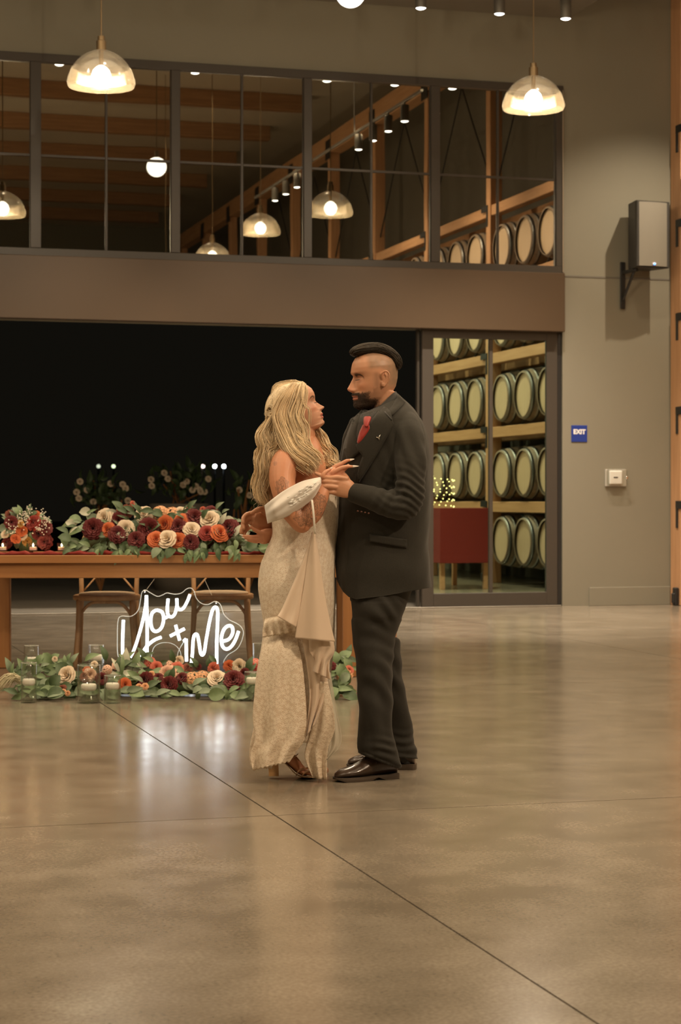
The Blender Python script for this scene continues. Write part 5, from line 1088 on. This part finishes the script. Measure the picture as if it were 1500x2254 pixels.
# her left hand behind her, palm up under his
limb(q, [(604, 1176, -.12), (594, 1179, -.08), (583, 1181, -.055), (574, 1182, -.045)], [(.024, .018), (.032, .016), (.034, .015), (.030, .014)], flat=(0, 1, .3))
finger(q, [(588, 1176, -.055), (574, 1173, -.03), (562, 1167, -.015), (553, 1160, -.01)], [.0115, .010, .0085, .0062])
finger(q, [(575, 1180, -.035), (560, 1182, -.02), (546, 1181, -.01), (536, 1180, -.005)], [.0098, .0092, .0080, .0060])
finger(q, [(576, 1186, -.035), (562, 1188, -.02), (549, 1186, -.01), (540, 1184, -.005)], [.0095, .0088, .0078, .0060])
finger(q, [(578, 1190, -.04), (566, 1192, -.025), (555, 1191, -.015), (546, 1189, -.01)], [.009, .0084, .0075, .0058])
# legs and feet in heeled sandals
limb(q, [(655, 1310, BC + .02), (652, 1480, BC), (640, 1600, BC), (634, 1645, BC)], [.075, .052, .036, .029])
limb(q, [(668, 1310, BC - .05), (690, 1480, -.16), (690, 1600, -.18), (690, 1640, -.18)], [.07, .05, .034, .028])
limb(q, [(634, 1640, BC), (626, 1660, BC), (622, 1670, BC - .005)], [.030, .028, .020])
limb(q, [(628, 1662, BC), (645, 1676, BC + .003), (660, 1692, BC + .006), (672, 1700, BC + .008)], [(.027, .026), (.026, .027), (.021, .033), (.016, .036)], flat=(0, 1, 0))
for k, (dx, dd_) in enumerate(((0, .034), (3, .020), (5, .006), (5, -.008), (3, -.022))): finger(q, [(670, 1700, BC + dd_ * .8), (684 + dx, 1703, BC + dd_ + .005), (692 + dx, 1706 + dd_ * 60, BC + dd_ + .006)], [.0095, .0085, .007])
limb(q, [(690, 1635, -.18), (686, 1665, -.18), (702, 1682, -.18), (716, 1696, -.18)], [.028, .027, .024, .016])
V, Fc = remesh(q, .0029, 2, .45)
H = bhf.inv(V); a_, b_, c_ = H[:, 0], H[:, 1], H[:, 2]; inh = (np.abs(b_) < .1) & (c_ > -.135) & (c_ < .13) & (np.abs(a_) < .135); ab = np.abs(b_); c_ = c_ - .0085 * np.exp(-((c_ - .0078 + .058) / .030) ** 2) * (a_ > 0.02)
C = np.tile(SKW, (len(V), 1)) * (1 + .04 * wob(V, 25, 3))[:, None]
C = blend(C, inh * .9 * smooth01((c_ + .13) / .03), (.62, .34, .22))
C = blend(C, inh * .45 * g1(c_ + .03, .018) * g1(ab - .045, .02) * (a_ > .03), (.64, .24, .15))
lip = inh * (c_ < -.0655) * (c_ > -.0835) * (ab < .021) * (a_ > .07); C = blend(C, lip * .9, (.52, .14, .10)); C = blend(C, inh * g1(c_ + .0748, .0016) * (ab < .022) * (a_ > .07) * .8, (.16, .04, .03))
brow = inh * g1(c_ - .020 - .007 * g1(ab - .034, .012) + 1.2 * np.clip(ab - .046, 0, 1), .0038) * smooth01((ab - .012) / .006) * smooth01((.056 - ab) / .01) * (a_ > .03); C = blend(C, brow * 1.1, (.10, .055, .03))
C = blend(C, inh * .75 * g1(c_ - .003, .0060) * g1(ab - .032, .013) * (a_ > .04), (.20, .12, .085))
hands = gauss3(V, 745, 1040, .14, .07) + gauss3(V, 570, 1180, -.04, .06); C = blend(C, np.clip(hands, 0, 1) * .5, (.66, .36, .25))
ink = np.zeros(len(V)); pxv = 750 + V[:, 0] * F / (Z0 - V[:, 2]); pyv = YH - (V[:, 1] - CH) * F / (Z0 - V[:, 2])
def inkblob(cx, cy, rx, ry, dmin): return (((pxv - cx) / rx) ** 2 + ((pyv - cy) / ry) ** 2 < 1 + .18 * np.sin(7 * np.arctan2(pyv - cy, pxv - cx))) * (V[:, 2] > dmin)
ink = np.maximum(ink, inkblob(622, 1072, 15, 22, .09) * .9); ink = np.maximum(ink, inkblob(672, 1135, 25, 24, .12)); ink = np.maximum(ink, inkblob(697, 1110, 24, 28, .12) * (pyv > 1082)); ink = np.maximum(ink, inkblob(606, 1020, 4, 5, 0) * .7)
bb_ = PO('body', (V, Fc), skin_t, br, True, C); at_ = bb_.data.attributes.new('Ink', 'FLOAT', 'POINT'); at_.data.foreach_set('value', ink.astype(float))
q = MB()
for s in (1, -1): lash(q, bhf, s, -.0062)
PO('eyelashes', q, M['black'], br)
q = MB()
for (a, b2, r) in (((768, 1013.2, .125), (781, 1010.5, .125), .0050), ((774, 1027, .150), (791, 1026, .150), .0050), ((726, 1034, .162), (733, 1028, .162), .0045), ((554, 1161, -.01), (547, 1154, -.006), .0045), ((537, 1180, -.005), (527, 1176, 0), .0045), ((541, 1184, -.005), (532, 1183, 0), .0045), ((547, 1189, -.01), (538, 1189, 0), .0045)):
    P = cr([U(*a), (U(*a) + U(*b2)) / 2, U(*b2)], 6); q.tube(P, [(r, r * .6), (r, r * .55), (r * .9, r * .5), (r * .7, r * .4), (r * .45, r * .3), (.0005, .0004)], 8)
PO('fingernails', q, nail_m, br)
q = MB(); ball(q, bhf((-.004, -.082, -.030)), .0032, 6); ball(q, bhf((-.004, .082, -.030)), .0032, 6); ball(q, bhf((.004, .080, -.045)), .0028, 6); PO('earrings', q, silver, br)
# dress
dress = Shell([(1142, 1062, 600, 745, BC, .138), (1150, 1090, 599, 747, BC, .139), (1168, 1130, 600, 746, BC, .135), (1190, 1185, 596, 742, BC, .130), (1215, 1215, 586, 740, BC, .140), (1245, 1245, 575, 738, BC, .155), (1290, 1290, 569, 737, BC, .168), (1335, 1335, 574, 737, BC, .166), (1380, 1380, 581, 735, BC, .155), (1420, 1420, 581, 732, BC, .150), (1480, 1480, 572, 726, BC, .150), (1540, 1540, 566, 725, BC, .150), (1600, 1600, 570, 722, BC, .150), (1632, 1636, 576, 718, BC, .150)], 90, 96, 2.2)
def dfold(t, a): return .010 * smooth01((t - .55) / .2) * math.sin(9 * a + 5 * t) + .002 * math.sin(5 * a + 14 * t) + .0015 * math.sin(40 * t + 3 * a) * (t < .35)
q = dress.mb(dfold, cap=False); do_ = PO('dress', q, lace, br, True, uv=True, solid=.003)
q = MB(); P = []
for k in range(60):
    a = 2 * PI * k / 59; r = dress.R[0]; c2, s2 = se(a, 2.2); px = (r[2] + r[3]) / 2 + c2 * (r[3] - r[2]) / 2; py = r[0] + (r[1] - r[0]) * (px - r[2]) / (r[3] - r[2]); P.append(U(px, py - 1 - 2 * abs(math.sin(9 * a)), r[4] + s2 * r[5]))
q.tube(P, .0035, 6); PO('neckline_trim', q, lace, do_, True, uv=True)
panel('lace_train', [(586, 1392), (572, 1450), (562, 1520), (557, 1575), (561, 1628), (551, 1662), (556, 1694)], [(650, 1392), (664, 1450), (672, 1520), (675, 1580), (671, 1625), (655, 1652), (640, 1674)], .135, lace2, br, .03, .016, 2.4, .6, 2.2, 60, 60, .003, scal=3, rin=.075)
panel('lace_train', [(560, 1600), (552, 1635), (549, 1665), (553, 1688)], [(592, 1600), (592, 1640), (590, 1668), (600, 1690)], .10, lace2, br, .02, .010, 2.0, 1.6, 1.0, 24, 24, .003, scal=3)
panel('lace_ruffle', [(584, 1362), (579, 1386), (578, 1402)], [(632, 1352), (652, 1370), (662, 1388)], .138, lace2, br, .008, .008, 4.5, 0, 1.2, 14, 60, .003, scal=2, rin=.06)
panel('satin_bustle', [(688, 1172), (664, 1240), (641, 1295), (622, 1338), (611, 1357)], [(692, 1172), (682, 1240), (670, 1300), (661, 1350), (652, 1381)], .150, satin, br, .012, .008, 1.4, .4, .6, 40, 30, .003, d1=.185)
panel('satin_bustle', [(689, 1170), (677, 1240), (666, 1310), (656, 1362), (650, 1405)], [(695, 1170), (704, 1232), (714, 1300), (727, 1368), (738, 1413)], .168, satin, br, .014, .009, 1.3, 2.4, .8, 44, 36, .003, d1=.185)
panel('satin_gather', [(680, 1408), (683, 1436), (692, 1452), (689, 1478)], [(735, 1412), (736, 1436), (724, 1462), (728, 1496)], .150, satin, br, .016, .014, 2.4, 0, 5.5, 36, 40, .003)
panel('satin_gather', [(664, 1400), (676, 1470), (682, 1540), (672, 1625)], [(728, 1430), (722, 1490), (716, 1540), (694, 1592)], .120, satin, br, .012, .014, 2.2, 1.0, 2.0, 44, 36, .003)
panel('lace_front_fall', [(704, 1500), (693, 1560), (683, 1615), (671, 1664), (688, 1711)], [(722, 1500), (734, 1560), (737, 1606), (722, 1652), (720, 1716)], .125, lace2, br, .014, .012, 2.0, .5, 1.4, 46, 34, .003, d1=.06, scal=2)
panel('tulle_layer', [(716, 1480), (722, 1560), (724, 1640), (716, 1674)], [(728, 1480), (741, 1560), (752, 1633), (722, 1672)], .07, tulle, br, .010, .008, 2.0, .5, 1.4, 30, 20, .002)
# off-shoulder sleeve band and its cord
def band():
    T = cr([(583, 1113), (598, 1101), (620, 1084), (642, 1071), (665, 1060), (688, 1054), (707, 1050)], 40); Bt = cr([(590, 1152), (604, 1147), (622, 1141), (645, 1130), (672, 1112), (692, 1094), (707, 1068)], 40); q = MB(); R = []; uv = []
    for i in range(40):
        t = i / 39; row = []
        for j in range(22):
            s_ = j / 21; P = T[i] * (1 - s_) + Bt[i] * s_; d = .196 + .026 * math.sin(PI * s_) - .07 * max(0, 1 - t * 4) ** 2 - .03 * max(0, (t - .8) * 5) ** 2 + .003 * math.sin(5 * PI * s_ + 4 * t) + .002 * math.sin(11 * s_ + 9 * t); p3 = U(P[0], P[1], d); row.append(p3); uv.append((p3[0], p3[1]))
        R.append(row)
    V, Fc = loft(R, False, False); q.add(V, Fc, uv); return q
sb_o = PO('sleeve_band', band(), organza, br, True, uv=True, solid=.004)
q = MB(); rdb = random.Random(8)
for k in range(46):                              # raised beaded leaves on the band
    t = rdb.uniform(.42, .98); y_ = rdb.uniform(.25, .72); px = 583 + 124 * t; top = np.interp(px, [583, 620, 665, 707], [1113, 1084, 1060, 1050]); bo_ = np.interp(px, [590, 622, 672, 707], [1152, 1141, 1112, 1068]); py = top + (bo_ - top) * y_
    a = rdb.uniform(-.9, .3); p = U(px, py, .224 - .03 * max(0, (t - .8) * 5) ** 2); d_ = np.array((math.cos(a), -math.sin(a) * .6 + .3, 0)) * rdb.uniform(.006, .010); q.tube([p - d_, p, p + d_], [(.0006, .0006), (.0028, .0018), (.0004, .0004)], 6)
PO('band_applique', q, mat('white_beaded_thread', (.88, .86, .80), .3, sheen=.3), sb_o)['kind'] = 'stuff'
q = MB(); q.tube(cr([U(687, 1100, .215), U(690, 1125, .222), U(692, 1150, .215), U(693, 1175, .19)], 14), [(.0045, .002)] * 14, 8, True, (1, 0, 0)); PO('bustle_cord', q, mat('white_ribbon', (.85, .80, .70), .5), br)
# sandal
q = MB(); R = []
for (x, y, w2) in ((590, 1673, .024), (591, 1676, .024), (592, 1700, .021), (592, 1708.6, .022)):
    R.append([U(x, y, BC + .012 + w2), U(x + 22, y, BC + .012 + w2), U(x + 22, y, BC + .012 - w2), U(x, y, BC + .012 - w2)])
q.loft(R); sd_o = PO('sandal', q, mat('tan_block_heel', (.42, .24, .10), .35), br, False, label='tan block-heeled sandal')
q = MB(); R = []
for (x, y, w2) in ((592, 1671, .022), (615, 1673, .025), (632, 1685, .026), (650, 1704, .034), (666, 1711, .042), (684, 1712, .040), (699, 1711, .022)):
    R.append([U(x, y, BC + .012 + w2), U(x, y - 3, BC + .012 + w2), U(x, y - 3, BC + .012 - w2), U(x, y, BC + .012 - w2)])
q.loft(cr(np.array(R).reshape(7, -1), 24).reshape(24, 4, 3)); PO('sole', q, mat('sandal_sole', (.30, .17, .085), .4), sd_o, False)
for pts in (((610, 1674), (622, 1672), (640, 1664), (652, 1655)), ((612, 1679), (626, 1675), (645, 1668), (656, 1660)), ((652, 1708), (657, 1698), (668, 1692), (682, 1690)), ((664, 1710), (670, 1702), (680, 1697), (690, 1695))):
    q = MB(); q.tube(cr([U(x, y, BC + .012 + .036 + (.006 if i in (1, 2) else 0) - (.0 if i < 3 else .018)) for i, (x, y) in enumerate(pts)], 12), [(.0042, .0018)] * 12, 6, True, (.5, 1, 0)); PO('strap', q, gold, sd_o)
# hair: cap plus many wavy locks
colh = []; q = MB(); rdh = random.Random(21)
cap = Shell([(842, 841, 645, 664, BC, .020), (846, 844, 630, 672, BC, .045), (853, 850, 614, 676, BC, .066), (864, 862, 600, 674, BC, .080), (880, 878, 589, 668, BC, .087), (900, 898, 583, 661, BC, .088), (918, 915, 584, 655, BC, .084), (934, 930, 590, 646, BC, .072), (948, 944, 598, 636, BC, .050)], 40, 48, 2.1)
cq = cap.mb(); q.add(cq.V, cq.F); colh += [(.46, .34, .19)] * len(cq.V)
def lock(gp, n, spr, wav=.005, r=.0010, wl=3.2, col0=(.82, .63, .38), dsp=.02, jit=1.0, m=8, ns=26):
    G = cr([U(*p) for p in gp], 26); T, A, B = frames(G); spx = np.linspace(0, 1, len(spr))
    for k in range(n):
        ph = rdh.uniform(0, 1.6) + (k % 3) * .5; o1 = rdh.gauss(0, .55); o2 = rdh.gauss(0, .5); cv = rdh.uniform(.72, 1.15); e0 = rdh.uniform(.0, .05); e1 = rdh.uniform(.84, 1.0); wk = wav * rdh.uniform(.6, 1.3)
        for j in range(m):
            P = []; rr = []; ja = rdh.uniform(0, 6.3); jr = rdh.uniform(.1, 1) * .0052; v_ = cv * rdh.uniform(.72, 1.18); p2 = ph + rdh.gauss(0, .22); sp2 = rdh.uniform(.6, 1.8); ee = e1 - rdh.uniform(0, .08)
            for i in range(ns):
                t = e0 + (ee - e0) * i / (ns - 1); x = t * 25; i0 = min(int(x), 24); f = x - i0; g = G[i0] * (1 - f) + G[i0 + 1] * f; s_ = np.interp(t, spx, spr) * .00191
                w = wk * min(1, t * 2.2); jj = jr * (1 + sp2 * t * .9); P.append(g + A[i0] * (o1 * s_ + w * math.sin(2 * PI * wl * t + p2) + jj * math.cos(ja + 1.2 * t)) + B[i0] * (o2 * dsp * .5 + w * .7 * math.cos(2 * PI * wl * t + p2) + jj * math.sin(ja + 1.2 * t))); rr.append(r * (.75 + .5 * math.sin(PI * min(1, t * 1.05 + .02))) * (1 if t < .88 else max(.2, (1 - t) / .12)))
            n0 = len(q.V); q.tube(P, rr, 4, False); colh.extend([(col0[0] * v_, col0[1] * v_, col0[2] * v_)] * (len(q.V) - n0))
# swept back over the crown and temples into the half-up knot, on both sides
KN = (601, 912)
HL = cr([(662, 842), (670, 845), (676, 851), (677, 860), (674, 872), (669, 886), (664, 898), (658, 908)], 60)
for s in (1, -1):
    for k in range(120):
        u = rdh.random(); h0 = HL[int(u * 59)]; x0, y0 = h0[0] - rdh.uniform(0, 14) * (1 - u * .6), h0[1] + rdh.uniform(-1, 2); ex, ey = KN[0] + rdh.uniform(-5, 10), KN[1] - 10 + 20 * u + rdh.uniform(-5, 5)
        bx = 22 * (1 - u) ** 1.2; mid = [(x0 * (1 - t) + ex * t - bx * math.sin(PI * t) * (t > .3) * .9, y0 * (1 - t) + ey * t - (26 * (1 - u) ** 1.3 - 7 * u) * math.sin(PI * t) ** .9) for t in (.25, .5, .72, .9)]
        pts = [(x0, y0)] + mid + [(ex, ey)]; cv = rdh.uniform(.72, 1.15); base = (.82, .64, .39) if rdh.random() < .72 else (.52, .38, .21)
        for j in range(7):
            dx, dy, lift = rdh.gauss(0, 1.2), rdh.gauss(0, 1.2), rdh.uniform(.001, .006); PP = []
            for i, (x, y) in enumerate(cr(pts, 16)):
                x += dx; y += dy; ww = cap.w(min(max(x, 586), 674), y); PP.append(U(x, y, BC + s * (ww - BC + lift)))
            v_ = cv * rdh.uniform(.72, 1.18); n0 = len(q.V); q.tube(PP, [.0010] * 15 + [.0006], 4, False); colh.extend([(base[0] * v_, base[1] * v_, base[2] * v_)] * (len(q.V) - n0))
SIL = cr([(664, 841.5), (642, 842.5), (618, 850), (600, 864), (589, 881), (584.5, 899), (586, 916), (594, 929)], 40)
for s in (1, -1):
    for k in range(90):
        kk = rdh.random() ** .8; cv = rdh.uniform(.72, 1.15); base = (.82, .64, .39) if rdh.random() < .7 else (.52, .38, .21); ph = rdh.uniform(0, 6)
        for j in range(6):
            PP = []; dk = rdh.gauss(0, .03); lift = rdh.uniform(.001, .005)
            for i in range(0, 40, 2):
                t = i / 39; x = SIL[i][0] + (kk + dk) * 26 * math.sin(PI * min(1, t * 1.25)) ** .7 + 1.2 * math.sin(5 * t + ph); y = SIL[i][1] + (kk + dk) * 9 * math.sin(PI * t); x = max(x, SIL[i][0] - .5)
                PP.append(U(x, y, BC + s * (cap.w(x, y) - BC + lift)))
            v_ = cv * rdh.uniform(.72, 1.18); n0 = len(q.V); q.tube(PP, [.0011] * 19 + [.0006], 4, False); colh.extend([(base[0] * v_, base[1] * v_, base[2] * v_)] * (len(q.V) - n0))
for k in range(14):                              # the knot
    cx_, cy_ = KN[0] + rdh.uniform(-9, 9), KN[1] + rdh.uniform(-12, 16); r_ = rdh.uniform(5, 9)
    lock([(cx_ - r_, cy_ + 4, -.0), (cx_, cy_ - r_, .035), (cx_ + r_ * 1.3, cy_, .045), (cx_ + 2, cy_ + r_, .036), (cx_ - r_ * 1.2, cy_ + r_ * .6, .0)], 3, [2, 3, 2], .001, .0011, 1, dsp=.008, m=10, ns=14)
# back length
for dd_, n in ((.045, 34), (.0, 34), (-.05, 30), (-.10, 24)):
    lock([(612, 900, dd_ * .5), (595, 935, dd_), (589, 960, dd_ + .01), (592, 985, dd_ + .02), (588, 1020, dd_ + .02), (580, 1050, dd_ + .02), (578, 1085, dd_ + .02), (584, 1122, dd_ + .02)], n, [4, 12, 20, 22, 20, 18, 14, 10], .0075, .0010, 3.6, dsp=.035)
lock([(606, 930, .03), (612, 950, .06), (606, 975, .07), (594, 1000, .07), (588, 1040, .065)], 34, [14, 20, 18, 14, 8], .006, .0010, 3.0, dsp=.02)
# the broad side fall in front of the near shoulder
lock([(652, 846, -.01), (640, 866, .050), (630, 890, .062), (627, 914, .066), (630, 945, .080), (645, 975, .100), (668, 1000, .120), (690, 1022, .130), (706, 1040, .135)], 64, [5, 12, 20, 24, 24, 22, 22, 20, 14], .0065, .0011, 2.9, dsp=.03)
lock([(667, 845, -.01), (664, 860, .048), (655, 895, .070), (652, 925, .075), (658, 955, .085), (668, 985, .10), (680, 1010, .115)], 44, [3, 9, 14, 16, 18, 18, 12], .0055, .0010, 2.6, dsp=.02)
lock([(608, 905, .03), (618, 926, .06), (640, 960, .085), (655, 990, .105), (672, 1020, .125), (690, 1046, .13)], 30, [3, 8, 16, 20, 16, 8], .007, .0010, 2.9, dsp=.02)
# far side fall
lock([(676, 935, -.085), (694, 965, -.07), (710, 990, -.03), (724, 1010, .0), (734, 1024, .03), (737, 1034, .04)], 46, [14, 18, 20, 16, 14, 8], .006, .0010, 2.8, dsp=.03)
# face framing strands
lock([(670, 846, .045), (667, 870, .075), (672, 890, .080), (682, 898, .078), (684, 915, .072), (682, 935, .066), (688, 952, .055)], 2, [4, 3, 3, 3, 3, 3], .0016, .0009, 2, dsp=.006, m=6)
lock([(697, 935, -.055), (704, 948, -.05), (709, 962, -.045), (716, 976, -.04), (724, 985, -.03)], 3, [3, 3, 3, 3], .002, .0008, 1.5, dsp=.006, m=6)
for k in range(110):                              # loose fine hairs
    x0, y0 = rdh.choice(((592, 900), (588, 960), (578, 1040), (576, 1090), (734, 1010), (725, 1000))); lock([(x0 + rdh.uniform(-4, 4), y0 + rdh.uniform(-20, 20), rdh.uniform(-.05, .05)), (x0 + rdh.uniform(-14, 6), y0 + rdh.uniform(0, 20), 0.02), (x0 + rdh.uniform(-20, 12), y0 + rdh.uniform(10, 34), 0.01)], 1, [1, 1], .003, .0005, 1.5, m=1, ns=10)
hob = PO('hair', q, blond_m, br, True, colh)
q = MB()
for k in range(7): ball(q, U(598 + k * 1.4, 900 + k * 3.2 + (2 if k % 2 else 0), .062), .0030, 5)
for k in range(4): ball(q, U(601 + k * 1.6, 898 + k * 3.4, .064), .0022, 5)
PO('hair_pin', q, silver, br)
